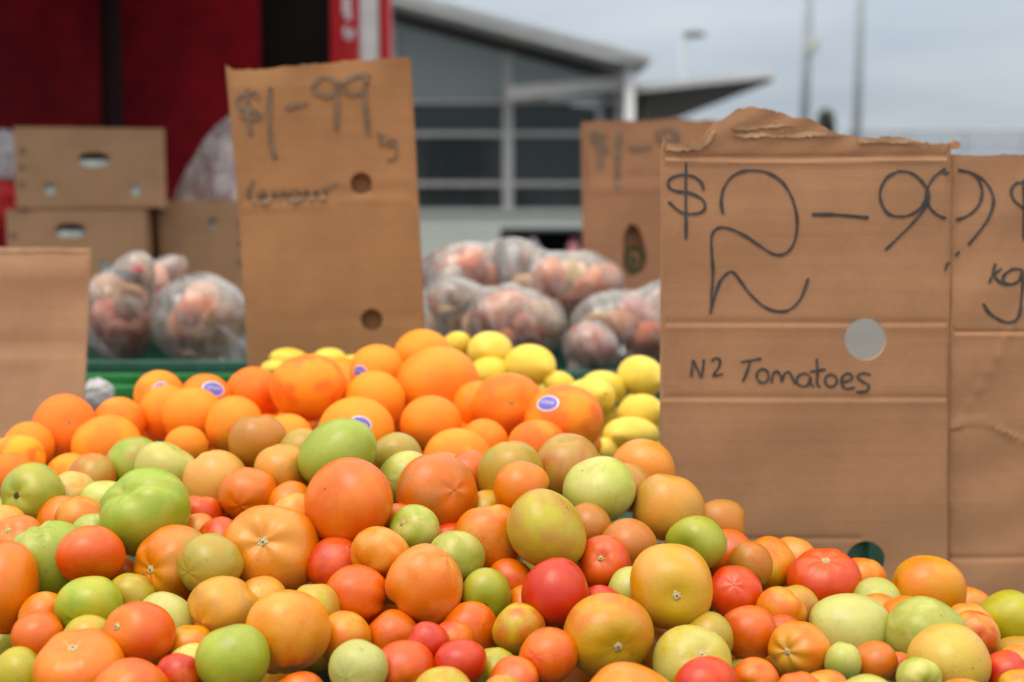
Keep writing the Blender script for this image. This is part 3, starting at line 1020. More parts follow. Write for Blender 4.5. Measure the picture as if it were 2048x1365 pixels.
def build_lemon_sign():
    e = empty('lemon_price_sign', LEM_ORG)
    tag(e, 'tall cardboard sign marked $1-99 kg lemons behind the oranges', 'sign')

    def relief(x, y):
        t = y - (x - 640) * -0.06
        return crease(392, t, 6, -0.003) + crease(402, t, 7, 0.002) + crease(170, t, 6, 0.0014) + 0.002 * math.sin(y / 60 + x / 130) + 0.0015 * math.sin(x / 40) + (0.004 * math.sin(x / 30) * max(0, (160 - y) / 40) if y < 160 else 0) + crease(640, y + 0.03 * x - 20, 6, -0.0012)
    sh = Sheet(at(650, 420, YL), (0.03, -1, 0.05), relief)
    top = ragged([(451, 130), (466, 140), (530, 139), (575, 133), (640, 129), (690, 120), (740, 122), (790, 116), (813, 114), (822, 124)], 2.0, 3, 10)
    out = top + [(838, 420), (856, 745), (875, 1090), (518, 1092), (497, 760), (478, 440)]
    sh.build('front_wall', out, [ring(722, 367, 22, 22, 30), ring(743, 640, 22, 22, 30)], M['card_lemon'], e, LEM_ORG, 0.005, 24)
    bk = Sheet(sh.front(650, 420) + Vector((0, 0.022, 0)), (0.03, -1, 0.05), lambda x, y: 0.002 * math.sin(y / 50))
    bk.build('back_wall', [(458, 150), (815, 133), (830, 420), (848, 745), (866, 1084), (524, 1086), (503, 758), (484, 440)], [], M['card_lemon'], e, LEM_ORG, 0.005, 60)
    Z = lambda L_: zpts(L_, 430, 100, 2.1333)
    ink = M['ink_soft']
    S = lambda nm, L_, w: sh.stroke(nm, Z(L_), w, ink, e, LEM_ORG, 6, 0.0024)
    S('dollar_mark', [[(192, 212), (165, 186), (115, 196), (94, 225), (115, 248), (160, 256), (192, 276), (180, 293), (130, 291), (106, 272)], [(140, 165), (145, 260), (152, 367)]], 8)
    S('digit_one', [[(238, 163), (232, 280), (240, 400), (260, 466)]], 9.5)
    S('dash', [[(300, 250), (350, 240), (397, 231)]], 9)
    S('digit_nine', [circ(474, 160, 52, 38, -20, 340), [(530, 132), (522, 200), (518, 347)]], 8.5)
    S('digit_nine', [[(664, 112), (620, 110), (565, 130), (550, 165), (580, 190), (625, 185), (645, 160)], [(650, 112), (640, 220), (655, 367)]], 8.5)
    S('letters_kg', [[(700, 352), (703, 380), (708, 412)], [(730, 366), (706, 386), (732, 408)], [(770, 388), (748, 384), (742, 404), (758, 414), (770, 398), (770, 388), (776, 430), (764, 466), (732, 470)]], 5)
    S('word_lemons', [[(166, 556), (146, 596), (146, 636), (176, 654)], [(186, 640), (215, 622), (202, 606), (186, 628), (204, 654), (236, 642)], [(242, 648), (256, 610), (274, 642), (290, 608), (312, 640)], circ(342, 625, 23, 22), [(374, 640), (390, 605), (412, 640), (430, 606), (447, 634)], [(525, 572), (484, 586), (462, 600), (478, 620), (460, 636), (446, 630)]], 6.5)


build_lemon_sign()

# --- third sign, behind the bags
YK = 3.35
THIRD_ORG = at(1300, 600, YK)


def build_third_sign():
    e = empty('onion_price_sign', THIRD_ORG)
    e.name = 'vegetable_price_sign'
    tag(e, 'reddish cardboard sign marked $1-9 half hidden behind the torn tomato sign', 'sign')

    def relief(x, y):
        return crease(362, y, 6, -0.003) + crease(372, y, 6, 0.004) + crease(258, y, 4, -0.002) + 0.002 * math.sin(x / 60 + y / 80)
    sh = Sheet(at(1300, 420, YK), (0.0, -1, 0.04), relief)
    top = ragged([(1162, 250), (1166, 243), (1230, 241), (1270, 243), (1345, 236), (1365, 241), (1420, 240), (1520, 243)], 2.5, 8, 9)
    slot = smooth_poly([(1247, 470), (1256, 452), (1268, 449), (1280, 462), (1292, 500), (1292, 522), (1284, 545), (1262, 554), (1248, 540), (1246, 500), (1247, 470)], 4)[:-1]
    sh.build('front_wall', top + [(1530, 862), (1172, 862)], [[(p.x, p.y) for p in slot]], M['card_red'], e, THIRD_ORG, 0.006, 26)
    bk = Sheet(at(1300, 420, YK + 0.03), (0, -1, 0.04))
    bk.build('back_wall', [(1172, 255), (1515, 255), (1522, 856), (1178, 856)], [], M['card_red'], e, THIRD_ORG, 0.005, 60)
    bk.stroke('green_emblem', [circ(1268, 519, 18, 23, 0, 360), [(1262, 512), (1266, 520), (1274, 522)], [(1262, 530), (1272, 528)]], 9, M['ink_green'], e, THIRD_ORG, 5, 0.001)
    Z = lambda L_: zpts(L_, 1140, 220, 3.411)
    ink = M['ink_soft']
    S = lambda nm, L_, w: sh.stroke(nm, Z(L_), w, ink, e, THIRD_ORG, 6, 0.0028)
    S('dollar_mark', [[(250, 175), (205, 150), (150, 175), (165, 215), (230, 245), (250, 280), (190, 290)], [(205, 140), (207, 260), (208, 400)]], 9)
    S('digit_one', [[(335, 140), (325, 320), (322, 525)]], 12)
    S('dash', [[(400, 268), (480, 260), (560, 256)]], 9)
    S('digit_nine', [circ(660, 175, 70, 42, -20, 340), [(730, 150), (722, 300), (725, 420)]], 9)


build_third_sign()

# --- plain card at the left edge
YC = 2.12
PLAIN_ORG = at(60, 860, YC)


def build_plain_card():
    e = empty('plain_cardboard_sheet', PLAIN_ORG)
    tag(e, 'pale blank cardboard sheet standing at the back of the oranges', 'cardboard')
    rel = lambda x, y: crease(545, y, 30, 0.004) + 0.003 * math.sin(y / 70 + x / 90) + crease(690, y, 14, -0.003) + crease(720 + 0.1 * x, y, 6, 0.0015)
    sh = Sheet(at(60, 700, YC), (0.06, -1, 0.10), rel)
    top = ragged([(-260, 494), (-100, 492), (60, 495), (178, 496)], 1.0, 21, 16)
    sh.build('front_wall', top + [(181, 502), (172, 720), (165, 900), (158, 1165), (-264, 1165)], [], M['card_pale'], e, PLAIN_ORG, 0.005, 30)
    sh.stroke('edge_strip', [[(-258, 500), (60, 501), (175, 502)]], 10, M['card_core'], e, PLAIN_ORG, 6, 0.0012)


build_plain_card()


# ------------------------------------------------------------------ fruit
PAL = dict(  # key: colour a, colour b, shoulder colour, words
    G=((156, 170, 62), (172, 178, 76), (136, 154, 46), 'green'),
    LG=((196, 196, 116), (184, 188, 98), (168, 178, 84), 'pale green'),
    YG=((190, 178, 66), (172, 170, 58), (150, 156, 48), 'yellow-green'),
    OL=((192, 152, 76), (176, 158, 72), (160, 160, 66), 'olive-tan'),
    BR=((196, 126, 70), (186, 138, 72), (168, 140, 64), 'light brown'),
    PE=((231, 162, 92), (228, 148, 80), (212, 172, 98), 'peach'),
    OR=((229, 126, 60), (232, 146, 72), (216, 156, 74), 'orange'),
    RO=((224, 98, 46), (229, 116, 58), (220, 136, 60), 'red-orange'),
    RD=((198, 44, 26), (208, 64, 38), (204, 88, 44), 'red'),
    PK=((212, 84, 62), (220, 104, 72), (220, 134, 86), 'pinkish red'),
    YO=((214, 164, 72), (200, 170, 70), (184, 168, 60), 'golden yellow'),
    YR=((206, 160, 68), (214, 128, 70), (178, 162, 56), 'blotchy yellow'),
    YP=((226, 176, 100), (206, 186, 94), (190, 184, 90), 'peach-yellow'),
    TG=((200, 132, 74), (150, 168, 44), (150, 160, 50), 'brown and green'),
)
# cx, cy, rx, ry, colour, options (b: metres toward the viewer, scar: stem end on the visible side, n: landmark name, lab: label)
TOM = [
    (64, 988, 61, 61, 'G', dict(scar=(-.38, -.15), pit=1, b=.02, n='green tomato with the black spot', lab='green tomato with one black spot at the far left of the heap')),
    (145, 976, 40, 34, 'LG', {}),
    (182, 940, 40, 34, 'BR', {}),
    (268, 922, 50, 48, 'G', {}),
    (335, 938, 63, 54, 'LG', dict(b=.015, n='pale green tomato under the oranges', lab='smooth pale green tomato high on the heap, just under the oranges')),
    (430, 957, 52, 57, 'YP', {}),
    (210, 996, 40, 36, 'LG', {}),
    (290, 1026, 88, 87, 'G', dict(b=.05, crease=(-.35, -.75), n='large creased green tomato', lab='large green tomato with a deep crease across its top')),
    (120, 1022, 43, 30, 'OR', {}),
    (163, 1022, 30, 28, 'OR', {}),
    (186, 1050, 30, 24, 'LG', {}),
    (36, 1066, 44, 34, 'RO', dict(scar=(-.2, -.75))),
    (8, 1036, 30, 26, 'PE', {}),
    (100, 1118, 62, 78, 'G', dict(scuff=1, n='scratched green tomato', lab='green tomato with dark scratches beside the red-orange one')),
    (182, 1110, 65, 57, 'RO', dict(b=.05, n='smooth red-orange tomato', lab='smooth red-orange tomato lying in front of the scratched green one')),
    (12, 1178, 60, 89, 'OR', dict(b=.03, n='large orange tomato at the left edge', lab='large orange tomato cut off by the left edge of the photo')),
    (179, 1210, 64, 55, 'G', dict(b=.02, c2='YG', n='green tomato below the red-orange one', lab='round yellowish green tomato below the smooth red-orange one')),
    (263, 1184, 40, 38, 'OL', {}),
    (88, 1218, 40, 34, 'PE', {}),
    (78, 1266, 52, 42, 'RO', {}),
    (172, 1262, 42, 32, 'YG', {}),
    (42, 1338, 56, 46, 'YG', {}),
    (160, 1334, 80, 68, 'OR', dict(scar=(0, -.93), n='large orange tomato in the front row', lab='large pinkish orange tomato with a blackened stem end in the front row')),
    (278, 1266, 70, 62, 'RO', dict(b=.04, scar=(-.5, -.42), sh=1, n='red-orange tomato with a yellow shoulder', lab='red-orange tomato with a yellow shoulder around its stem scar, near the front')),
    (330, 1246, 45, 60, 'LG', dict(scuff=.4)),
    (262, 1366, 76, 46, 'RO', dict(scuff=1, b=.03)),
    (360, 1344, 36, 40, 'RD', {}),
    (384, 1322, 34, 36, 'LG', {}),
    (466, 1318, 71, 68, 'G', dict(b=.03, n='green front-row tomato', lab='round glossy green tomato in the front row beside a large peach one')),
    (577, 1266, 82, 86, 'PE', dict(b=.03, n='large peach tomato', lab='large smooth peach tomato near the front')),
    (445, 1220, 70, 66, 'PE', dict(c2='OL', b=.01, n='dented peach tomato', lab='peach tomato with yellow dents, behind the glossy green front one')),
    (525, 1192, 50, 40, 'PE', {}),
    (350, 1130, 62, 80, 'OR', dict(c2='OL', scar=(-.55, -.2), sh=.7)),
    (420, 1127, 66, 57, 'OL', dict(b=.03, n='olive-tan tomato', lab='olive-tan tomato leaning on a large orange one with a star scar')),
    (542, 1098, 95, 86, 'OR', dict(c2='PE', b=.02, scar=(-.05, -.42), sh=.5, n='large star-scarred orange tomato', lab='large orange tomato with a pale star-shaped stem scar')),
    (400, 1024, 32, 34, 'PK', {}),
    (438, 1060, 28, 26, 'PK', {}),
    (392, 1050, 25, 24, 'OR', {}),
    (436, 1022, 22, 22, 'BR', {}),
    (496, 990, 57, 53, 'OR', dict(c2='BR', b=.01, n='brownish orange tomato', lab='brownish orange tomato above the star-scarred one')),
    (517, 887, 58, 54, 'BR', dict(b=.02, n='light brown crest tomato', lab='light brown tomato on the crest of the heap against the oranges')),
    (565, 934, 52, 45, 'PE', {}),
    (584, 992, 38, 30, 'OR', {}),
    (592, 1018, 42, 32, 'PE', {}),
    (604, 880, 28, 24, 'OL', {}),
    (674, 905, 78, 67, 'G', dict(b=.03, n='large green crest tomato', lab='large smooth green tomato on the crest below a stickered orange')),
    (697, 1005, 88, 87, 'RO', dict(c2='OR', b=.05, n='large red-orange speckled tomato', lab='large red-orange tomato with a black speck, below the green crest one')),
    (672, 1120, 52, 46, 'RD', {}),
    (630, 1203, 38, 36, 'OL', {}),
    (712, 1190, 64, 59, 'RO', dict(b=.02, n='deep red-orange tomato', lab='deep red-orange tomato beside the large pinkish peach one')),
    (690, 1264, 48, 42, 'OR', {}),
    (717, 1328, 58, 47, 'LG', dict(b=.03, n='small pale green front tomato', lab='small pale green tomato in the front row beside a scarred red one')),
    (600, 1366, 58, 24, 'RO', {}),
    (378, 1284, 32, 30, 'OR', {}),
    (793, 898, 50, 34, 'OL', {}),
    (815, 948, 50, 46, 'LG', dict(c2='G')),
    (875, 985, 79, 76, 'OR', dict(c2='BR', b=.04, n='large dark-specked orange tomato', lab='large dull orange tomato with several dark specks near the crest')),
    (938, 946, 38, 46, 'RO', {}),
    (1022, 936, 58, 55, 'OL', dict(b=.0, n='olive-tan crest tomato', lab='olive-tan tomato on the crest, left of a lumpy tan one')),
    (1137, 926, 60, 57, 'OL', dict(c2='BR', crease=(0, -1), n='lumpy tan crest tomato', lab='lumpy tan tomato on the crest, right of an olive-tan one')),
    (1043, 978, 54, 54, 'OR', dict(b=.05, n='small bright orange tomato', lab='small bright orange tomato in front of two tan ones')),
    (975, 1006, 30, 26, 'YG', {}),
    (1285, 924, 63, 46, 'PE', {}),
    (1258, 956, 32, 30, 'BR', {}),
    (1198, 980, 71, 64, 'LG', dict(b=.05, n='large pale green tomato', lab='large pale green tomato blushed orange, high on the heap near the lemons')),
    (1338, 1005, 71, 55, 'PE', dict(c2='OL', b=.02, n='peach tomato by the sign edge', lab='peach-tan tomato touching the lower left edge of the torn sign')),
    (1093, 1058, 78, 78, 'YG', dict(c2='OL', b=.06, n='large olive tomato', lab='large olive-yellow tomato below the small bright orange one')),
    (1174, 1044, 28, 38, 'BR', {}),
    (1256, 1082, 56, 46, 'TG', dict(scar=(.35, .55), pit=1)),
    (795, 1034, 30, 28, 'RO', {}),
    (828, 1054, 50, 42, 'LG', dict(c2='G', b=.05, scar=(-.55, -.45))),
    (898, 1068, 26, 24, 'RO', {}),
    (913, 1107, 56, 44, 'G', dict(b=.01)),
    (977, 1068, 62, 62, 'OR', dict(c2='PE')),
    (760, 1108, 59, 55, 'OR', dict(c2='PE', b=.03, scar=(-.5, .35), n='orange tomato with a low scar', lab='orange tomato with a stem scar low on its side, mid-heap')),
    (849, 1168, 75, 77, 'PE', dict(c2='OR', b=.06, n='large pinkish peach tomato', lab='large pinkish peach tomato in the very middle of the heap')),
    (972, 1190, 49, 55, 'G', dict(b=.03, scar=(.05, .12), pit=1, n='green tomato with a dark star', lab='green tomato showing a dark star-shaped stem end')),
    (1020, 1150, 43, 34, 'RO', {}),
    (1110, 1183, 66, 65, 'RD', dict(b=.03, n='round bright red tomato', lab='round bright red tomato, the reddest in the middle of the heap')),
    (1208, 1127, 53, 55, 'RO', dict(scar=(-.35, -.5), b=.01)),
    (1055, 1212, 41, 43, 'OR', dict(scar=(.5, -.3), pit=1)),
    (1203, 1190, 30, 20, 'RD', {}),
    (1264, 1170, 26, 36, 'LG', {}),
    (1343, 1175, 80, 82, 'YO', dict(c2='YP', b=.05, scar=(-.05, -.1), sh=.6, n='golden tomato with a round scar', lab='golden yellow tomato facing out with a round stem scar')),
    (1217, 1270, 89, 80, 'YR', dict(b=.04, scar=(.28, .1), sh=.4, n='large blotchy yellow tomato', lab='large blotchy yellow and orange tomato with a stem scar, near the front')),
    (1038, 1258, 52, 51, 'YG', dict(c2='BR', b=.02)),
    (1097, 1313, 58, 54, 'OR', dict(c2='RO', b=.02)),
    (940, 1256, 44, 53, 'RO', dict(c2='OR')),
    (855, 1286, 43, 43, 'RD', dict(b=.01, gl=1, n='small glossy red tomato', lab='small glossy dark red tomato under the large pinkish peach one')),
    (905, 1264, 26, 23, 'PK', {}),
    (920, 1326, 52, 45, 'RD', dict(b=.03, gl=1)),
    (810, 1334, 52, 52, 'RO', dict(c2='PK', scar=(.1, .12), n='scarred red-orange front tomato', lab='red-orange tomato with a star-shaped scar in the front row')),
    (785, 1262, 46, 42, 'RO', {}),
    (990, 1328, 30, 32, 'G', {}),
    (1028, 1352, 48, 35, 'RO', dict(c2='OR', b=.02)),
    (885, 1368, 60, 30, 'OL', dict(b=.04)),
    (1005, 1372, 38, 22, 'OL', dict(b=.04)),
    (1262, 1376, 102, 46, 'OR', dict(scuff=1, b=.05)),
    (1385, 1306, 79, 52, 'LG', dict(c2='YG', scar=(.1, -.6), n='large pale green front tomato', lab='large pale green tomato near the front beside the blotchy yellow one')),
    (1440, 1037, 32, 39, 'BR', {}),
    (1393, 1086, 60, 53, 'G', dict(b=.02, scar=(-.62, .05), n='bright green tomato', lab='bright green tomato with a pale stem scar on the heap\'s sloping side')),
    (1500, 1128, 44, 45, 'BR', dict(b=.01)),
    (1540, 1122, 42, 47, 'OR', {}),
    (1586, 1102, 38, 27, 'PE', {}),
    (1457, 1098, 20, 38, 'RO', {}),
    (1470, 1186, 53, 52, 'RO', dict(c2='PK', b=.02)),
    (1648, 1160, 72, 59, 'RO', dict(c2='RD', b=.02, scar=(-.05, -.9), n='large red-orange tomato at the sign', lab='large red-orange tomato lying against the foot of the torn sign')),
    (1725, 1142, 30, 28, 'OR', {}),
    (1753, 1186, 36, 29, 'LG', {}),
    (1562, 1212, 42, 40, 'OR', dict(c2='PE')),
    (1590, 1200, 30, 30, 'OL', {}),
    (1857, 1174, 71, 60, 'YO', dict(c2='OR', b=.01, n='golden orange tomato at the sign', lab='golden orange tomato standing highest against the sign\'s corner fold')),
    (1760, 1220, 42, 34, 'PE', {}),
    (1810, 1214, 32, 22, 'OR', {}),
    (1700, 1250, 79, 60, 'LG', dict(c2='LG', b=.02, n='large light green tomato', lab='large light green tomato with an orange blush, left of a twin green one')),
    (1853, 1259, 80, 60, 'G', dict(c2='LG', b=.02, n='large flattened green tomato', lab='large flattened green tomato directly below the golden orange one')),
    (1948, 1264, 32, 42, 'PK', dict(c2='PE')),
    (2020, 1242, 62, 60, 'YG', dict(b=.02, n='yellow-green tomato at the right edge', lab='yellow-green tomato at the right edge of the photo')),
    (1498, 1268, 54, 54, 'RO', dict(c2='OR', b=.02)),
    (1415, 1264, 44, 40, 'OL', {}),
    (1598, 1300, 60, 55, 'OR', dict(scar=(-.65, -.2), sh=1, b=.04, n='orange tomato with a yellow scarred side', lab='orange tomato with one yellow scarred side, near the front')),
    (1685, 1326, 35, 41, 'LG', dict(b=.02)),
    (1750, 1326, 44, 41, 'BR', dict(c2='OR', b=.02)),
    (1794, 1322, 18, 18, 'RO', {}),
    (1838, 1352, 44, 36, 'LG', dict(c2='G', scar=(.2, .1), b=.02)),
    (1900, 1320, 80, 67, 'YP', dict(b=.04, n='large peach-yellow tomato', lab='large peach-yellow tomato in the front row below the flattened green one')),
    (2014, 1336, 38, 33, 'RD', {}),
    (1412, 1356, 63, 42, 'RO', dict(c2='RD', b=.03)),
    (1510, 1352, 47, 34, 'RO', dict(c2='OR', b=.01, scar=(-.4, .1))),
    (1598, 1370, 47, 24, 'RO', dict(b=.03)),
    (1650, 1364, 35, 24, 'OR', {}),
    (2042, 1362, 26, 22, 'YO', {}),
    (2036, 1312, 26, 22, 'PE', {}),
    (1938, 1224, 32, 18, 'PE', {}),
    (1568, 1252, 26, 22, 'PK', {}),
]
ORA = [
    (38, 914, 50, 46, dict(yel=1)),
    (20, 938, 40, 34, dict()),
    (58, 872, 30, 28, {}),
    (130, 862, 65, 74, dict(scar=(.42, -.35))),
    (240, 832, 50, 38, {}),
    (215, 878, 70, 48, dict(b=.02)),
    (318, 777, 46, 36, dict(st=(330, 771, 17))),
    (412, 788, 50, 40, dict(st=(436, 772, 23))),
    (332, 826, 48, 56, {}),
    (386, 832, 62, 57, dict(b=.03)),
    (372, 888, 44, 36, dict(b=.02)),
    (468, 852, 56, 60, dict(b=.02)),
    (505, 778, 54, 44, {}),
    (617, 776, 76, 68, dict(b=.03)),
    (576, 852, 42, 24, {}),
    (712, 846, 77, 52, dict(st=(730, 838, 22), b=.02)),
    (754, 732, 56, 42, dict(st=(724, 738, 17))),
    (750, 790, 62, 48, {}),
    (845, 696, 63, 37, {}),
    (876, 756, 84, 63, dict(b=.03)),
    (862, 848, 62, 57, dict(b=.02)),
    (1017, 806, 70, 60, dict(scar=(.1, -.2))),
    (1127, 836, 80, 66, dict(st=(1092, 800, 25), b=.02)),
    (1073, 874, 64, 34, {}),
    (915, 897, 69, 40, dict(b=.02)),
    (968, 870, 42, 32, {}),
    (955, 802, 38, 40, {}),
    (140, 932, 34, 26, {}),
]
LEM = [
    (980, 703, 46, 40, 0.05), (1060, 731, 52, 42, 0.04), (980, 750, 44, 36, 0), (912, 690, 30, 27, 0), (1282, 753, 47, 41, 0.03), (1280, 827, 47, 39, 0.03),
    (1207, 777, 47, 36, 0), (1178, 798, 52, 42, 0.02), (1120, 770, 34, 28, 0), (1262, 870, 58, 36, 0.04), (1212, 903, 28, 28, 0.02), (578, 718, 38, 22, 0), (660, 720, 34, 24, 0), (705, 730, 26, 20, 0), (548, 738, 28, 18, 0),
]


def sil(px):
    xs = [0, 400, 600, 1250, 1380, 1480, 1600, 1750, 1900, 2100]
    ys = [960, 880, 850, 870, 960, 1070, 1085, 1130, 1140, 1190]
    return float(np.interp(px, xs, ys))


def base_depth_tom(px, py):
    t = (1390 - py) / (1390 - sil(px))
    return 1.13 + 0.40 * t


def whole(x, y, rx, ry, b, k, least, grow=1.0):
    """a fruit partly behind others: the list holds what shows of it; give it its whole size, its top where it was"""
    if b:
        if rx > 1.12 * ry:                     # its lower side is hidden
            c = rx * 0.92
            return x, y - ry * grow + c * grow, rx * grow, c * grow
        return x, y, rx * grow, ry * grow
    r = max(math.sqrt(rx * ry) * k, least)
    r = min(r, max(rx, ry) * 1.75)
    a = 0.5 * (r + max(rx, r * 0.92)); c = r * 0.97
    return x, y - ry + c, a, c


fr = []     # all fruit: dict(px,py,rx,ry,kind,...)
for i, (x, y, rx, ry, c, o) in enumerate(TOM):
    x, y, rx, ry = whole(x, y, rx, ry, o.get('b', 0), 1.24, 52, 1.03)
    fr.append(dict(px=x, py=y, rx=rx, ry=ry, kind='tomato', c=c, o=o, D0=base_depth_tom(x, y + 0.35 * ry) - o.get('b', 0) * 0.8, i=i))
for i, (x, y, rx, ry, o) in enumerate(ORA):
    x, y, rx, ry = whole(x, y, rx, ry, o.get('b', 0) or 'scar' in o, 1.10, 52)
    D = 1.66 + 0.34 * np.clip((940 - (y + 0.4 * ry)) / 210, 0, 1.1) - o.get('b', 0)
    fr.append(dict(px=x, py=y, rx=rx, ry=ry, kind='orange', c='', o=o, D0=D, i=i))
for i, (x, y, rx, ry, b) in enumerate(LEM):
    D = 1.92 + 0.26 * np.clip((900 - (y + 0.3 * ry)) / 170, 0, 1.1) - b * 0.8
    fr.append(dict(px=x, py=y, rx=rx, ry=ry, kind='lemon', c='', o={}, D0=D, i=i))


def solve(fr):
    n = len(fr)
    px = np.array([f['px'] for f in fr], float); py = np.array([f['py'] for f in fr], float)
    rp = np.array([math.sqrt(f['rx'] * f['ry']) for f in fr])
    D0 = np.array([f['D0'] for f in fr])
    dirs = np.array([tuple(ray(a, b)) for a, b in zip(px, py)])
    hi = np.array([1.60 if (f['kind'] == 'tomato' and f['px'] > 1290) else (1.66 if f['kind'] == 'tomato' else 2.25) for f in fr])
    D = D0.copy()
    front = D0[:, None] < D0[None, :]
    for it in range(700):
        t = D / dirs[:, 1]
        P = dirs * t[:, None]
        r = rp * t / FPX
        d = np.linalg.norm(P[:, None] - P[None], axis=2)
        ov = 0.965 * (r[:, None] + r[None]) - d
        np.fill_diagonal(ov, -1)
        ov = np.where(ov > 0, ov, 0)
        push = np.where(front, -ov, ov).sum(1)
        D = D + np.clip(0.22 * push, -0.006, 0.006) + 0.012 * (D0 - D)
        D = np.minimum(D, hi - r * 0.9)
    return D


for f, D in zip(fr, solve(fr)):
    f['D'] = float(D)
    p = at(f['px'], f['py'], f['D'])
    t = f['D'] / ray(f['px'], f['py']).y
    f['p'] = p
    f['rxm'], f['rzm'] = f['rx'] * t / FPX, f['ry'] * t / FPX
    f['r'] = math.sqrt(f['rxm'] * f['rzm'])


def fruit_mesh(name, rng, kind, axis, rx, ry, rz, crease_dir=None, nu=36, nv=22):
    """a lumpy fruit; stem end at +Z turned to `axis`; then sized to rx, ry, rz"""
    nr = rng.choice([4, 5, 5, 6, 7])
    ph = rng.uniform(0, 6.28)
    if kind == 'tomato':
        ribs = rng.choice([0.0, 0.006, 0.012, 0.02, 0.035]); obl = rng.uniform(0.84, 0.97); dim = rng.uniform(0.10, 0.17); lump = rng.uniform(0.022, 0.060); nub = rng.uniform(-0.02, 0.012)
    elif kind == 'orange':
        ribs = rng.choice([0, 0.004, 0.008]); obl = rng.uniform(0.95, 1.08); dim = 0.05; lump = 0.018; nub = 0.015
    else:
        ribs = 0.0; obl = rng.uniform(1.16, 1.3); dim = -0.10; lump = 0.014; nub = 0.13
    sq = rng.uniform(2.0, 2.32) if kind == 'tomato' else 2.06
    taper = rng.uniform(-0.10, 0.13) if kind == 'tomato' else rng.uniform(-0.04, 0.05)
    lean = Vector((rng.uniform(-.10, .10), rng.uniform(-.10, .10), 0)) if kind == 'tomato' else Vector((0, 0, 0))
    lobes = [(Vector((rng.gauss(0, 1), rng.gauss(0, 1), rng.gauss(0, 1))).normalized(), rng.uniform(-lump, lump), rng.uniform(1.2, 2.6)) for _ in range(7)]
    cv = None
    if crease_dir is not None:
        cv = Vector((rng.uniform(-.3, .3), 1, 0)).normalized()
    q = Vector((0, 0, 1)).rotation_difference(axis)
    V, A = [], []

    def pt(th, f):
        n = Vector((math.sin(th) * math.cos(f), math.sin(th) * math.sin(f), math.cos(th)))
        r = 1 + ribs * math.cos(nr * f + ph) * (0.35 + math.exp(-(th / 1.0) ** 2)) * min(1, th * 2)
        r -= dim * math.exp(-(th / (0.34 if kind == 'tomato' else 0.24)) ** 2)
        r += nub * math.exp(-((math.pi - th) / 0.28) ** 2)
        for d, a, k in lobes:
            r += a * math.exp(k * (n.dot(d) - 1))*1.6
        if cv is not None and n.z > -0.3:
            r -= 0.085 * math.exp(-(n.dot(cv) / 0.10) ** 2) * max(0, min(1, (n.z + 0.3) * 1.2))
        v = n * (r / (abs(n.x) ** sq + abs(n.y) ** sq + abs(n.z) ** sq) ** (1 / sq))
        v.x *= 1 + taper * v.z; v.y *= 1 + taper * v.z
        v += lean * (v.z * v.z)
        v.z *= obl
        return q @ v, n
    for j in range(1, nv):
        for i in range(nu):
            v, n = pt(math.pi * j / nv, 2 * math.pi * i / nu)
            V.append(v); A.append(n)
    for th in (0.0, math.pi):
        v, n = pt(th, 0); V.append(v); A.append(n)
    F = []
    for j in range(nv - 2):
        for i in range(nu):
            k = (i + 1) % nu
            F.append((j * nu + i, (j + 1) * nu + i, (j + 1) * nu + k, j * nu + k))
    T, B = len(V) - 2, len(V) - 1
    for i in range(nu):
        k = (i + 1) % nu
        F.append((T, i, k)); F.append((B, (nv - 2) * nu + k, (nv - 2) * nu + i))
    a = np.array([tuple(v) for v in V])
    lo, hi_ = a.min(0), a.max(0)
    a = (a - (lo + hi_) / 2) / ((hi_ - lo) / 2) * np.array([rx, ry, rz])
    me = bpy.data.meshes.new(name)
    me.from_pydata(a.tolist(), [], F)
    me.polygons.foreach_set('use_smooth', [True] * len(F))
    at_ = me.attributes.new('pco', 'FLOAT_VECTOR', 'POINT')
    at_.data.foreach_set('vector', np.array([tuple(n) for n in A], dtype=np.float32).ravel())
    me.materials.append(M[kind])
    me.update()
    return me, Vector(a[T]), (Vector(a[T]) - Vector(a[:nu].mean(0)))


def jit(c, rng, s=7, k=1.0):
    return tuple(v * k for v in lin([max(0, min(255, x + rng.uniform(-s, s))) for x in c]))


BLEND = dict(OR=['PE', 'YO', 'BR'], RO=['OR', 'OR', 'PK'], PE=['YP', 'OR', 'OL'], G=['YG', 'LG', 'OL'], LG=['YG', 'G', 'YP'], BR=['OL', 'OR'], OL=['BR', 'YG'], YG=['OL', 'YO'], RD=['RO'], PK=['RO', 'OR'], YO=['OR'], YP=['PE'])


def set_props(o, rng, pal, pal2, opt):
    a, b, s = PAL[pal][0], PAL[pal][1], PAL[pal][2]
    if not pal2 and 'lab' not in opt and rng.random() < 0.65:        # many ripen unevenly
        pal2 = rng.choice(BLEND.get(pal, [pal]))
    if pal2: b = PAL[pal2][0]
    o['col_a'], o['col_b'], o['col_s'] = jit(a, rng, 7, 0.80), jit(b, rng, 7, 0.80), jit(s, rng, 7, 0.80)
    o['seed'] = rng.uniform(0, 60)
    o['shoulder'] = opt.get('sh', rng.choice([0, 0.15, 0.3, 0.5]))
    o['scuff'] = float(opt.get('scuff', 0.0 if rng.random() < 0.55 else 0.6))


def axis_from(o, rng):
    if 'scar' in o or 'crease' in o:
        sx, sy = o.get('scar') or o.get('crease')
        k = sx * sx + sy * sy
        if k > 0.98:
            s = 0.98 / math.sqrt(k); sx *= s; sy *= s; k = 0.96
        return Vector((sx, -math.sqrt(1 - k), -sy)).normalized()
    while True:
        v = Vector((rng.gauss(0, 1), rng.gauss(0, 1), rng.gauss(0, 0.8))).normalized()
        if v.y > -0.05 or v.z < -0.55:
            return v


def surf_frame(me, d):
    """point of the mesh furthest along direction d, and its normal"""
    n = len(me.vertices)
    co = np.empty(n * 3); me.vertices.foreach_get('co', co); co = co.reshape(-1, 3)
    u = co / np.linalg.norm(co, axis=1)[:, None]
    return u, co, d


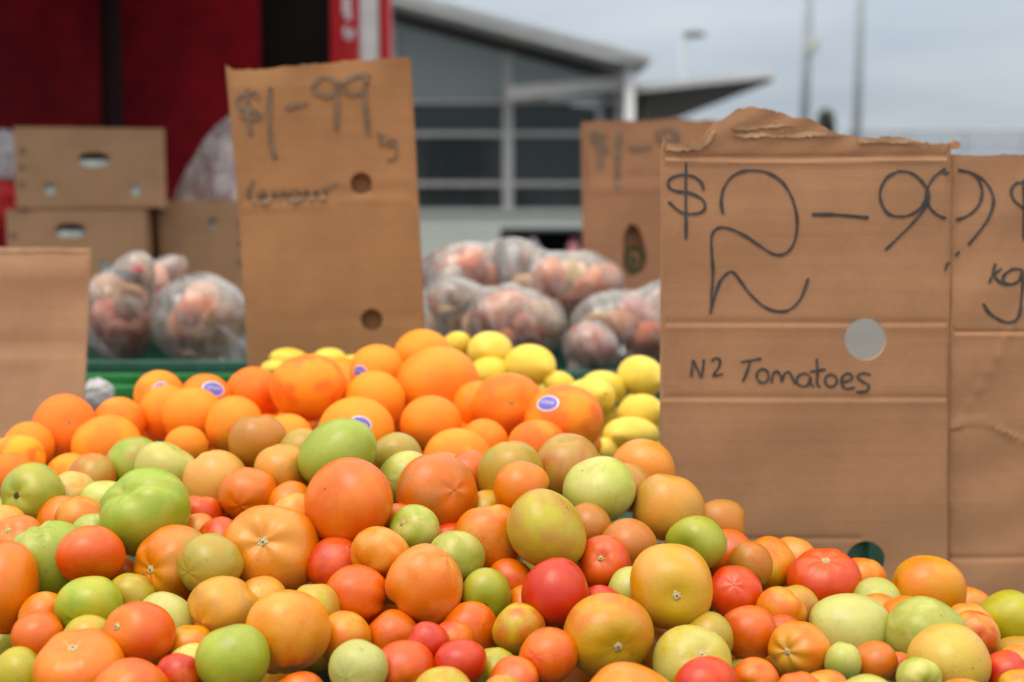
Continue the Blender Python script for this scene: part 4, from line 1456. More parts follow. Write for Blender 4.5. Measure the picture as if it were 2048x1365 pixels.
def stem_scar(o, me, top, axis, r, rng, pit):
    """corky star left by the stem, a part of its tomato"""
    axis = axis.normalized()
    u = axis.orthogonal().normalized(); w = axis.cross(u)
    n = 20
    a0 = rng.uniform(0, 6)
    V, F = [top + axis * (0.0016 if not pit else 0.0008)], []
    for k, (rr, hh) in enumerate(((0.055, 0.0014), (0.096, 0.0012), (0.132, -0.0012))):
        for i in range(n):
            t = 2 * math.pi * i / n
            q = rr * r * (1 + (0.22 * math.cos(5 * t + a0) + 0.12 * math.cos(3 * t)) * (k / 2) + rng.uniform(-.06, .06))
            V.append(top + axis * (hh + 0.25 * q * q / r) + (u * math.cos(t) + w * math.sin(t)) * q)
    for i in range(n):
        j = (i + 1) % n
        F.append((0, 1 + i, 1 + j))
        for k in range(2):
            F.append((1 + k * n + i, 1 + (k + 1) * n + i, 1 + (k + 1) * n + j, 1 + k * n + j))
    s = obj('stem_scar', V, F, M['scar_pit' if pit else 'scar'], o, True)
    p = MB()
    bm = bmesh.new(); bmesh.ops.create_uvsphere(bm, u_segments=10, v_segments=6, radius=0.026 * r)
    for v in bm.verts:
        v.co = top + axis * 0.0012 + v.co
    p.add_bm(bm)
    p.build('stem_pit', M['scar_pit'], s, True)


NAMED = [f for f in fr if f['kind'] == 'tomato' and 'lab' in f['o']]


def size_word(r, kind='tomato'):
    return 'large ' if r > 0.036 else ('small ' if r < 0.0235 else '')


def direction(f, g):
    """where f lies in relation to g"""
    dx, dy = f['px'] - g['px'], f['py'] - g['py']
    a = math.degrees(math.atan2(-dy, dx)) % 360
    return ['right of', 'above and right of', 'above', 'above and left of', 'left of', 'below and left of', 'below', 'below and right of'][int((a + 22.5) // 45) % 8]


used = {f['o']['lab'] for f in NAMED}


def tomato_label(f):
    o = f['o']
    if 'lab' in o: return o['lab']
    w = size_word(f['r']) + PAL[f['c']][3]
    extra = ' scarred' if 'scar' in o else (' scuffed' if o.get('scuff', 0) >= .4 else '')
    near = sorted(NAMED, key=lambda g_: math.hypot(g_['px'] - f['px'], g_['py'] - f['py']))
    for g_ in near[:3]:
        lab = f"{w}{extra} tomato {direction(f, g_)} the {g_['o']['n']}"
        if lab not in used:
            used.add(lab); return lab
    lab = f"{w}{extra} tomato between the {near[0]['o']['n']} and the {near[1]['o']['n']}"
    used.add(lab)
    return lab


def make_sticker(o, me, d, size, rng):
    """oval fruit sticker lying on the skin"""
    d = d.normalized()
    n = len(me.vertices)
    co = np.empty(n * 3); me.vertices.foreach_get('co', co); co = co.reshape(-1, 3)
    bmx = bmesh.new(); bmx.from_mesh(me)
    from mathutils.bvhtree import BVHTree
    bv = BVHTree.FromBMesh(bmx); bmx.free()
    u = Vector((0, 0, 1)).cross(d).normalized(); w = d.cross(u)
    ang = rng.uniform(-0.5, 0.6)
    u, w = u * math.cos(ang) + w * math.sin(ang), w * math.cos(ang) - u * math.sin(ang)

    def onskin(a, b, lift):
        p = d * 0.2 + u * a + w * b
        hit = bv.ray_cast(p, -d)
        return (hit[0] + hit[1] * lift) if hit[0] else d * 0.03

    def disc(name, rx, ry, lift, mat, parent):
        V, F = [onskin(0, 0, lift)], []
        m = 24
        for k in (1, 2, 3):
            for i in range(m):
                t = 2 * math.pi * i / m
                V.append(onskin(rx * k / 3 * math.cos(t), ry * k / 3 * math.sin(t), lift))
        for i in range(m):
            j = (i + 1) % m
            F.append((0, 1 + i, 1 + j))
            for k in range(2):
                F.append((1 + k * m + i, 1 + (k + 1) * m + i, 1 + (k + 1) * m + j, 1 + k * m + j))
        return obj(name, V, F, M[mat], parent, True)
    s = disc('sticker', size, size * 0.72, 0.0006, 'sticker_white', o)
    disc('blue_oval', size * 0.86, size * 0.60, 0.0010, 'sticker_blue', s)
    V, F = [], []
    for k in range(5):                                     # pale lettering, too small to read
        a = (-0.52 + 0.24 * k) * size
        for (x0, y0, x1, y1) in ((a, -.13, a + .045 * size * 20 * 0.05, .16), (a + .02 * size, -.02 + .1 * (k % 2), a + .14 * size, .05 + .1 * (k % 2))):
            x1 = max(x1, x0 + 0.05 * size)
            q = len(V)
            for (xx, yy) in ((x0, y0), (x1, y0), (x1, y1), (x0, y1)):
                V.append(onskin(xx, yy * size, 0.0014))
            F.append((q, q + 1, q + 2, q + 3))
    obj('lettering', V, F, M['sticker_white'], s)


def build_fruit():
    for f in fr:
        rng = random.Random(1000 + f['i'] * 7 + len(f['kind']))
        o_ = f['o']
        kind = f['kind']
        ax = axis_from(o_, rng)
        if kind == 'lemon':
            ax = Vector((rng.uniform(-1, 1), rng.uniform(-1, 1), rng.uniform(-.35, .35))).normalized()
        ry = 0.5 * (f['rxm'] + f['rzm']) if kind != 'lemon' else f['rxm'] * 1.02
        me, top, axn = fruit_mesh(kind, rng, kind, ax, f['rxm'], ry, f['rzm'], o_.get('crease'), 40 if kind == 'tomato' else 32, 24 if kind == 'tomato' else 20)
        o = bpy.data.objects.new(kind, me)
        COL.objects.link(o)
        o.location = f['p']
        f['obj'] = o
        if kind == 'tomato':
            set_props(o, rng, f['c'], o_.get('c2'), o_)
            tag(o, tomato_label(f), 'tomato', 'tomatoes heaped at the front of the stall')
            if 'scar' in o_:
                stem_scar(o, me, top, ax, f['r'], rng, o_.get('pit', 0))
        elif kind == 'orange':
            a = (255, 172, 12) if o_.get('yel') else rng.choice([(251, 134, 12), (248, 124, 12), (253, 144, 14)])
            b = rng.choice([(250, 138, 14), (243, 112, 10), (253, 148, 18)])
            o['col_a'], o['col_b'], o['col_s'] = jit(a, rng, 5), jit(b, rng, 5), lin((254, 172, 50))
            o['seed'] = rng.uniform(0, 60)
            if 'st' in o_:
                ax_, ay_, sp = o_['st']
                sx, sy = (ax_ - f['px']) / f['rx'], (ay_ - f['py']) / f['ry']
                kk = math.hypot(sx, sy)
                if kk > 0.85: sx, sy = sx * 0.85 / kk, sy * 0.85 / kk
                make_sticker(o, me, Vector((sx, -math.sqrt(max(0.05, 1 - sx * sx - sy * sy)), -sy)), sp * f['D'] / FPX, rng)
        else:
            a, b = rng.choice([((236, 208, 76), (228, 198, 62)), ((240, 214, 92), (230, 202, 72)), ((232, 202, 66), (238, 212, 84))])
            o['col_a'], o['col_b'], o['col_s'] = jit(a, rng, 4), jit(b, rng, 4), lin((248, 230, 140))
            o['seed'] = rng.uniform(0, 60)


build_fruit()

OLAB = {0: 'yellowish orange at the far left of the row, beside the blank card', 1: 'small reddish orange below the yellowish one at the far left', 2: 'orange mostly hidden behind the big navel orange', 3: 'big navel orange with a visible stem dimple below the blank card',
        4: 'orange behind and between the navel orange and the cut pair', 5: 'oval orange leaning on the navel orange above green tomatoes', 6: 'orange with a small blue sticker at the left of the heap\'s back', 7: 'orange with a big blue sticker facing right, by the green crate',
        8: 'orange below the small-stickered one, tucked behind a larger one', 9: 'large orange below the two stickered oranges by the green crate', 10: 'small orange just above the pale green tomato', 11: 'orange leaning beside the light brown crest tomato',
        12: 'orange below the left lower corner of the lemon sign', 13: 'large rough orange below the lemon sign with lemons behind', 14: 'sliver of orange behind the light brown crest tomato', 15: 'orange with a blue sticker directly behind the large green crest tomato',
        16: 'orange with a sticker near the top of the heap under the lemon sign', 17: 'orange in the middle between two stickered ones', 18: 'topmost orange of the heap, under the lower sign hole', 19: 'large reddish orange lying just below the topmost one',
        20: 'round yellowish orange below the large reddish one', 21: 'dimpled orange left of the big stickered one near the lemons', 22: 'big orange with a blue sticker beside the lemons', 23: 'flat orange directly below the big stickered one by the lemons',
        24: 'oval orange lying above the bright orange tomato', 25: 'small orange between the oval one and the dimpled one', 26: 'reddish orange in the gap right of the large reddish one', 27: 'sliver of orange below the navel orange'}
LLAB = ['topmost lemon, just right of the highest oranges', 'oval lemon right of the topmost lemon', 'lemon with a grey mark under the topmost lemon', 'lemon half hidden behind the topmost orange', 'highest lemon touching the torn sign edge', 'lemon under the highest one at the torn sign edge',
        'lemon left of the two at the sign edge', 'lemon resting in front of another, behind the big stickered orange', 'small lemon deep between the oval lemon and the sign', 'lowest large lemon at the sign edge above the tomatoes', 'small lemon tip beside the big stickered orange',
        'lemon peeping over the oranges at the lemon sign\'s left corner', 'lemon behind the large rough orange under the lemon sign', 'small lemon between two oranges under the lemon sign', 'lemon sliver at the lower left corner of the lemon sign']
for f in fr:
    if f['kind'] == 'orange':
        tag(f['obj'], OLAB[f['i']], 'orange', 'oranges heaped behind the tomatoes')
    if f['kind'] == 'lemon':
        tag(f['obj'], LLAB[f['i']], 'lemon', 'lemons heaped behind the oranges')


# fruit lying under the top layer: fills the heap where one looks between the upper ones
def fill_under():
    rng = random.Random(42)
    P = [(f['p'].copy(), f['r']) for f in fr]
    protos = {}
    for kind in ('tomato', 'orange', 'lemon'):
        protos[kind] = []
        for k in range(6):
            me, _, _ = fruit_mesh(kind, rng, kind, axis_from({}, rng) if kind != 'lemon' else Vector((1, .3, .1)), 1, 1 if kind != 'lemon' else .85, .94 if kind != 'lemon' else .8, None, 28, 16)
            protos[kind].append(me)
    added = []

    outer = set()

    def try_add(p, r, kind, tol):
        for q, s in P:
            if (p - q).length < tol * (r + s):
                return False
        P.append((p, r)); added.append((p, r, kind))
        return True

    def heap(kind, x0, x1, y0, y1, step, rr, depth, offs, mult):
        for off in offs:
            y = y0
            while y <= y1:
                x = x0 + rng.uniform(0, step)
                while x <= x1:
                    jx, jy = x + rng.uniform(-.3, .3) * step, y + rng.uniform(-.3, .3) * step
                    D = depth(jx, jy)
                    if D is not None:
                        p = at(jx, jy, D + off)
                        try_add(p, rng.uniform(*rr), kind, mult)
                    x += step
                y += step * 0.8

    def dt(x, y):
        if y < sil(x) + 75: return None
        return base_depth_tom(x, y)
    heap('tomato', -60, 2110, 900, 1420, 66, (0.026, 0.033), dt, (0.07, 0.105), 0.86)

    n0 = len(added)
    heap('tomato', -230, -75, 1000, 1470, 72, (0.026, 0.033), base_depth_tom, (0.0,), 0.92)      # the heap goes on past the frame
    heap('tomato', 2125, 2270, 1230, 1470, 72, (0.026, 0.033), base_depth_tom, (0.0,), 0.92)
    heap('tomato', -200, 2250, 1455, 1530, 72, (0.026, 0.033), base_depth_tom, (0.0,), 0.92)
    outer.update(range(n0, len(added)))

    def do(x, y):
        lim = np.interp(x, [-50, 200, 300, 560, 720, 900, 1000, 1200, 1230], [900, 850, 800, 770, 740, 720, 780, 830, 900])
        if y < lim + 14: return None
        return 1.70 + 0.34 * np.clip((940 - y) / 210, 0, 1.1)
    heap('orange', -30, 1215, 740, 960, 84, (0.034, 0.040), do, (0.05, 0.10), 0.86)

    def dl(x, y):
        lim = np.interp(x, [900, 1100, 1200, 1330], [715, 770, 790, 775])
        if y < lim + 10: return None
        return 1.97 + 0.26 * np.clip((900 - y) / 170, 0, 1.1)
    heap('lemon', 900, 1340, 720, 920, 70, (0.027, 0.032), dl, (0.05, 0.09), 0.86)
    keys = ['RO', 'OR', 'PE', 'BR', 'OL', 'LG', 'G', 'RO', 'OR', 'PE']
    # which of them can be glimpsed between the upper fruit
    C = np.array([tuple(p - CAM) for p, _ in P]); S = np.array([r for _, r in P])
    dist = np.linalg.norm(C, axis=1)

    def glimpsed(p, r):
        c = p - CAM
        L_ = c.length
        u = c.cross(Vector((0, 0, 1))).normalized(); w = u.cross(c.normalized())
        for k in range(60):
            a_, q_ = k * 2.39996, 0.94 * math.sqrt((k + 0.5) / 60)
            d_ = (c + (u * math.cos(a_) + w * math.sin(a_)) * r * q_).normalized()
            px_ = d_.x / d_.dot(FWD) * FPX + W / 2
            py_ = H / 2 - d_.dot(UPV) / d_.dot(FWD) * FPX
            if not (0 < px_ < W and 0 < py_ < H): continue
            dn = np.array(tuple(d_))
            b_ = C @ dn
            hit = (dist ** 2 - b_ ** 2 < (S * 0.97) ** 2) & (b_ < L_ - 0.3 * r) & (b_ > 0)
            if not hit.any(): return True
        return False
    upper = {k_: [f for f in fr if f['kind'] == k_] for k_ in ('tomato', 'orange', 'lemon')}
    for idx_, (p, r, kind) in enumerate(added):
        o = bpy.data.objects.new(kind, rng.choice(protos[kind]))
        COL.objects.link(o)
        o.location = p
        o.scale = (r, r, r)
        o.rotation_euler = (rng.uniform(-.5, .5), rng.uniform(-.5, .5), rng.uniform(0, 6.28))
        key = rng.choice(keys)
        if kind == 'tomato':
            set_props(o, rng, key, None, {})
        elif kind == 'orange':
            o['col_a'], o['col_b'], o['col_s'] = lin((250, 134, 12)), lin((252, 146, 16)), lin((254, 172, 50)); o['seed'] = rng.uniform(0, 60)
        else:
            o['col_a'], o['col_b'], o['col_s'] = lin((236, 208, 76)), lin((228, 198, 62)), lin((248, 230, 140)); o['seed'] = rng.uniform(0, 60)
        plural = kind + ('es' if kind == 'tomato' else 's')
        if idx_ in outer:
            tag(o, 'tomato on the outer flank of the heap, past the edge of the photo', kind, 'tomatoes on the flanks of the heap')
        elif glimpsed(p, r):
            d_ = p - CAM
            g_ = dict(px=d_.x / d_.dot(FWD) * FPX + W / 2, py=H / 2 - d_.dot(UPV) / d_.dot(FWD) * FPX)
            colour = PAL[key][3] + ' ' if kind == 'tomato' else ''
            if kind == 'tomato':
                near = sorted(NAMED, key=lambda f: math.hypot(f['px'] - g_['px'], f['py'] - g_['py']))
                opts = [f"half-hidden {colour}tomato tucked {direction(g_, n_)} the {n_['o']['n']}" for n_ in near[:3]] + [f"half-hidden {colour}tomato between the {near[0]['o']['n']} and {n_['o']['n']}" for n_ in near[1:4]]
            else:
                near = sorted(upper[kind], key=lambda f: math.hypot(f['px'] - g_['px'], f['py'] - g_['py']))
                nm = [(OLAB if kind == 'orange' else LLAB)[n_['i']].split(',')[0] for n_ in near[:4]]
                opts = [f"half-hidden {kind} tucked {direction(g_, n_)} the {m_}" for n_, m_ in zip(near, nm) if len(m_.split()) <= 9]
            lab = next((x for x in opts if x not in used and len(x.split()) <= 16), None)
            lab = lab or (f'half-hidden {kind} {direction(g_, near[0])} the {near[0]["o"]["n"]}' if kind == 'tomato' else f'half-hidden {kind} {direction(g_, near[0])} the ' + ' '.join(nm[0].split()[:8]))
            used.add(lab)
            tag(o, lab, kind, f'{plural} half hidden between the upper ones')
        else:
            tag(o, f'{kind} buried deep in the heap under the upper {plural}', kind, f'{plural} buried under the top layer')
    print('fillers', len(added))
    return P


ALLF = fill_under()


# ------------------------------------------------------------------ what carries the fruit
def mound(name, label, kinds, pad, drop, zbase):
    """sloped green display board following the underside of a heap"""
    pts = [(f['p'].x, f['p'].y, f['p'].z - drop) for f in fr if f['kind'] in kinds]
    A = np.array(pts)
    x0, y0 = A[:, 0].min() - pad, A[:, 1].min() - pad
    x1, y1 = A[:, 0].max() + pad, A[:, 1].max() + pad * 0.4
    nx, ny = 24, 14
    V, F = [], []
    for j in range(ny + 1):
        for i in range(nx + 1):
            x, y = x0 + (x1 - x0) * i / nx, y0 + (y1 - y0) * j / ny
            w = 1 / (((A[:, 0] - x) ** 2 + (A[:, 1] - y) ** 2) + 0.004) ** 2
            V.append((x, y, max(zbase + 0.01, float((w * A[:, 2]).sum() / w.sum()))))
    n = len(V)
    V += [(x, y, zbase) for x, y, _ in V]
    for j in range(ny):
        for i in range(nx):
            a = j * (nx + 1) + i
            q = (a, a + 1, a + nx + 2, a + nx + 1)
            F += [q, tuple(n + k for k in q[::-1])]
    b = [i for i in range(nx + 1)] + [(j + 1) * (nx + 1) + nx for j in range(ny)] + [ny * (nx + 1) + i for i in range(nx - 1, -1, -1)] + [j * (nx + 1) for j in range(ny - 1, 0, -1)]
    for k in range(len(b)):
        p, q = b[k], b[(k + 1) % len(b)]
        F.append((p, n + p, n + q, q))
    o = obj(name, V, F, M['crate_green'], None, True)
    tag(o, label, 'display')


ZT = 0.80
mound('display_mound', 'dark green liner mounded under the heap of tomatoes', ('tomato',), 0.13, 0.125, ZT)
mound('display_mound', 'dark green liner mounded under the oranges and lemons', ('orange', 'lemon'), 0.03, 0.13, ZT)


def trestle(label, x0, x1, y0, y1, z):
    e = empty('trestle_table', ((x0 + x1) / 2, (y0 + y1) / 2, 0))
    tag(e, label, 'table', 'trestle tables of the stall')
    hx, hy = (x1 - x0) / 2, (y1 - y0) / 2
    n = 4
    for i in range(n):
        a, b = -hy + 2 * hy * i / n, -hy + 2 * hy * (i + 1) / n - 0.006
        MB().box((-hx, a, z - 0.03), (hx, b, z - 0.002), 0.004).build('plank', M['table'], e)
    for sx in (-1, 1):
        for sy in (-1, 1):
            MB().box((sx * (hx - 0.12) - 0.025, sy * (hy - 0.08) - 0.025, 0), (sx * (hx - 0.12) + 0.025, sy * (hy - 0.08) + 0.025, z - 0.032), 0.004).build('leg', M['table'], e)


trestle('front trestle table carrying the tomatoes, oranges and lemons', -1.0, 1.15, 0.92, 2.40, ZT)
trestle('second trestle table carrying the green crates of bagged vegetables', -1.25, 1.2, 2.50, 3.55, 0.82)
trestle('rear trestle table carrying the stacked cardboard cartons', -2.1, -0.55, 4.1, 4.95, 0.80)


# ------------------------------------------------------------------ green crates
def crate(label, x0, x1, y0, y1, z0, z1, mat):
    e = empty('plastic_crate', ((x0 + x1) / 2, (y0 + y1) / 2, z0))
    tag(e, label, 'crate', 'plastic crates on the stall')
    hx, hy, h = (x1 - x0) / 2, (y1 - y0) / 2, z1 - z0
    t = 0.008
    MB().box((-hx + t, -hy + t, 0), (hx - t, hy - t, 0.008)).build('floor_panel', M[mat], e)
    for s in (-1, 1):
        MB().box((-hx + t, s * hy, 0.0), (hx - t, s * (hy - t), h - 0.02)).build('long_wall', M[mat], e)
        MB().box((s * hx, -hy, 0.0), (s * (hx - t), hy, h - 0.02)).build('end_wall', M[mat], e)
    k = MB()
    for s in (-1, 1):
        k.box((-hx - 0.012, s * (hy + 0.014), h - 0.02), (hx + 0.012, s * (hy - 0.012), h), 0.003)
        k.box((s * (hx + 0.014), -hy + 0.013, h - 0.0195), (s * (hx - 0.012), hy - 0.013, h - 0.0005), 0.003)
    k.build('rim', M[mat], e)
    n = max(3, int(2 * hx / 0.14))
    for s in (-1, 1):
        for i in range(n + 1):
            x = -hx + 0.015 + (2 * hx - 0.03) * i / n
            MB().box((x - 0.013, s * (hy + 0.010), 0.01), (x + 0.013, s * (hy + 0.0005), h - 0.021), 0.002).build('rib', M[mat], e)
    for zz in (0.30, 0.62):
        MB().box((-hx, -hy - 0.006, h * zz), (hx, -hy - 0.0003, h * zz + 0.012), 0.002).build('band', M[mat], e)
    return e


pl = at(160, 722, 2.66); pr = at(505, 712, 2.66)
crate('dark green plastic crate of bagged vegetables left of the lemon sign', pl.x - 0.18, pr.x + 0.04, 2.66, 3.08, 0.825, pl.z, 'crate_green')
pl = at(850, 742, 2.66); pr = at(1420, 742, 2.66)
crate('dark green plastic crate of bagged vegetables behind the lemons', pl.x, pr.x, 2.66, 3.20, 0.825, pl.z, 'crate_green')
pl = at(120, 772, 2.44); pr = at(330, 772, 2.44)
crate('bright green plastic crate showing its edge above the oranges', pl.x - 0.1, pr.x + 0.12, 2.44, 2.60, 0.825, pl.z, 'crate_bright')
pl = at(1560, 1010, 2.06); pr = at(2120, 1010, 2.06)
crate('dark green crate seen through the lower hole of the torn sign', pl.x, pr.x, 2.06, 2.38, ZT + 0.003, pl.z, 'crate_green')


# crumpled white plastic beside the bright crate
def crumpled(name, c, rad, seed, mat, parent=None, nu=40, nv=24, fold=0.25, freq=5):
    rng = random.Random(seed)
    ws = [(Vector((rng.gauss(0, 1), rng.gauss(0, 1), rng.gauss(0, 1))) * freq * rng.uniform(.5, 1.4), rng.uniform(0, 6.28), fold * rng.uniform(.2, .5)) for _ in range(9)]
    V, F = [], []
    for j in range(nv + 1):
        th = math.pi * j / nv
        for i in range(nu):
            f = 2 * math.pi * i / nu
            n = Vector((math.sin(th) * math.cos(f), math.sin(th) * math.sin(f), math.cos(th)))
            r = 1 + sum(a * abs(math.sin(k.dot(n) + p)) for k, p, a in ws) - fold * 0.9
            V.append((n.x * rad[0] * r, n.y * rad[1] * r, n.z * rad[2] * r))
    for j in range(nv):
        for i in range(nu):
            k = (i + 1) % nu
            F.append((j * nu + i, (j + 1) * nu + i, (j + 1) * nu + k, j * nu + k))
    o = obj(name, V, F, mat, parent, True, c)
    return o


o = crumpled('plastic_wrap', at(196, 792, 2.34), (0.020, 0.016, 0.020), 4, M['film_white'])
tag(o, 'crumpled white plastic wrap at the corner of the blank card', 'plastic wrap')


# ------------------------------------------------------------------ bags of vegetables
def root_material():
    t = NT('root_vegetable_skin')
    co = t.objco()
    ca, cb = t.attr('col_a'), t.attr('col_b')
    n1 = t.noise(co, 3.0, 5, 0.65); n2 = t.noise(co, 20.0, 3, 0.7)
    col = t.mix(t.ss(n1, 0.35, 0.65), ca, cb)
    col = t.mix(t.math('MULTIPLY', t.ss(n2, 0.55, 0.75), 0.35), col, (0.16, 0.08, 0.04))
    t.set(Base_Color=col, Roughness=0.6)
    t.bump(n2, 0.3, 0.01)
    return t.m


M['skin_root'] = root_material()


def root_mesh(rng):
    lob = [(Vector((rng.gauss(0, 1), rng.gauss(0, 1), rng.gauss(0, 1))).normalized(), rng.uniform(-.16, .16)) for _ in range(6)]
    nu, nv = 22, 14
    V, F = [], []
    for j in range(nv + 1):
        th = math.pi * j / nv
        for i in range(nu):
            f = 2 * math.pi * i / nu
            n = Vector((math.sin(th) * math.cos(f), math.sin(th) * math.sin(f), math.cos(th)))
            r = 1 + sum(a * math.exp(2.5 * (n.dot(d) - 1)) for d, a in lob)
            V.append((n.x * r * 0.85, n.y * r * 0.85, n.z * r * 1.2))
    for j in range(nv):
        for i in range(nu):
            k = (i + 1) % nu
            F.append((j * nu + i, (j + 1) * nu + i, (j + 1) * nu + k, j * nu + k))
    me = bpy.data.meshes.new('root_vegetable')
    me.from_pydata(V, [], F)
    me.polygons.foreach_set('use_smooth', [True] * len(F))
    me.materials.append(M['skin_root'])
    return me


rr_ = random.Random(9)
ROOTS = [root_mesh(rr_) for _ in range(7)]
RCOL = [((220, 140, 88), (204, 116, 66), 'peach'), ((212, 116, 62), (192, 98, 50), 'orange-brown'), ((188, 100, 60), (160, 80, 48), 'reddish brown'), ((206, 160, 108), (186, 132, 82), 'pale tan'), ((200, 128, 84), (178, 104, 64), 'tan brown')]
PLACES = ['at the front', 'at the top', 'at the bottom', 'at one side', 'at the other side', 'at the back', 'in the middle', 'near the tied neck', 'under the top one', 'beside the middle one']


def veg_bag(label, short, px, py, rx, ry, Y, n, seed, tail=None, tie=False):
    rng = random.Random(seed)
    c = at(px, py, Y)
    k = pxm(Y)
    A = Vector((rx * k, min(rx, ry) * k * 1.0, ry * k)) * 1.16
    items = []
    tries = 0
    while len(items) < n and tries < 3000:
        tries += 1
        d = Vector((rng.uniform(-1, 1), rng.uniform(-1, 1), rng.uniform(-1, 1)))
        if d.length > 1: continue
        r = rng.uniform(0.040, 0.056)
        p = Vector((d.x * max(A.x - r, 0.01), d.y * max(A.y - r, 0.01), d.z * max(A.z - r, 0.01)))
        if all((p - q).length > 0.56 * (r + s) for q, s in items):
            items.append((p, r))
    names = set()
    for idx, (p, r) in enumerate(items):
        o = bpy.data.objects.new('root_vegetable', rng.choice(ROOTS)); COL.objects.link(o)
        o.location = c + p
        o.scale = (r, r, r)
        o.rotation_euler = (rng.uniform(0, 6), rng.uniform(0, 6), rng.uniform(0, 6))
        ca, cb, w = rng.choice(RCOL)
        o['col_a'], o['col_b'] = jit(ca, rng, 8), jit(cb, rng, 8)
        d = Vector((p.x / A.x, p.y / A.y, p.z / A.z))
        ax = max(range(3), key=lambda i: abs(d[i]))
        pl_ = [('right side', 'left side')[d.x < 0], ('back', 'front')[d.y < 0], ('top', 'bottom')[d.z < 0]][ax]
        lab = f'{w} root vegetable at the {pl_} of the {short}'
        if lab in names:
            lab = f'{w} root vegetable {PLACES[idx % 10]} in the {short}'
        names.add(lab)
        tag(o, lab, 'vegetable', 'root vegetables in the plastic bags')
    # film drawn over them: support function of the contents, creased
    ws = [(Vector((rng.gauss(0, 1), rng.gauss(0, 1), rng.gauss(0, 1))) * 4.5, rng.uniform(0, 6.28)) for _ in range(8)]
    nu, nv = 56, 34
    V, F = [], []
    t = Vector(tail).normalized() if tail else Vector((0, 0, 1))
    for j in range(nv + 1):
        th = math.pi * j / nv
        for i in range(nu):
            f = 2 * math.pi * i / nu
            nn = Vector((math.sin(th) * math.cos(f), math.sin(th) * math.sin(f), math.cos(th)))
            r = 0.97 / math.sqrt((nn.x / A.x) ** 2 + (nn.y / A.y) ** 2 + (nn.z / A.z) ** 2)
            for p, s in items:
                b = nn.dot(p)
                disc = b * b - (p.length_squared - (s * 1.12) ** 2)
                sup = (b + math.sqrt(disc)) if disc > 0 else 0
                sup2 = (b + s * 1.05) * 0.90
                r = max(r, sup, sup2)
            fold = sum(abs(math.sin(k_.dot(nn) + p_)) for k_, p_ in ws) / 8
            r = r * (0.985 + 0.07 * fold)
            ct = nn.dot(t)
            r += max(0, (ct - 0.80) / 0.20) ** 2.2 * A.length * 0.36     # gathered neck
            V.append(nn * r)
    for j in range(nv):
        for i in range(nu):
            q = (i + 1) % nu
            F.append((j * nu + i, (j + 1) * nu + i, (j + 1) * nu + q, j * nu + q))
    b = empty('vegetable_bag', c)
    tag(b, label, 'bag', 'plastic bags of vegetables in the crates')
    obj('film', V, F, M['film'], b, True)
    if tie:
        p = t * (A.length * 0.72)
        MB().tube(p - t * 0.006, p + t * 0.006, 0.012, n=12).build('red_tie', M['red_bright'], b, True)


veg_bag('clear plastic bag of dark root vegetables against the blank card\'s edge', 'bag against the blank card', 238, 632, 72, 82, 2.86, 9, 1, (0.5, -0.3, 1.0), True)
veg_bag('small clear bag with a pale vegetable at the top, below the lower carton', 'small bag below the lower carton', 292, 578, 56, 52, 3.02, 5, 2, (0.8, 0, 0.6))
veg_bag('clear plastic bag of root vegetables with a white fold by the lemon sign', 'bag left of the lemon sign', 400, 642, 88, 80, 2.84, 10, 3, (0.6, -0.4, -0.9))
veg_bag('clear bag of root vegetables highest, right of the lemon sign', 'highest bag', 935, 552, 88, 58, 3.12, 10, 4, (1.0, 0, 0.5))
veg_bag('clear bag of orange-brown vegetables in front of the third sign', 'bag touching the third sign', 1122, 575, 108, 62, 3.06, 11, 5, (-0.9, 0, 0.7))
veg_bag('clear bag of root vegetables at the lemon sign\'s right edge', 'bag at the lemon sign edge', 880, 645, 52, 72, 2.92, 7, 6, (0.3, -.2, 1))
veg_bag('clear bag of root vegetables lying low above the topmost lemon', 'bag above the topmost lemon', 1005, 655, 112, 72, 2.84, 12, 7, (-0.9, -0.2, 0.6))
veg_bag('clear bag of root vegetables touching the torn sign\'s edge', 'bag at the torn sign', 1248, 655, 96, 66, 2.86, 10, 8, (0.9, 0, 0.7))
veg_bag('small clear bag with a white twisted end hanging toward the lemons', 'small bag above the lemons', 1180, 695, 50, 44, 2.72, 4, 10, (-0.45, -0.3, -1.0))


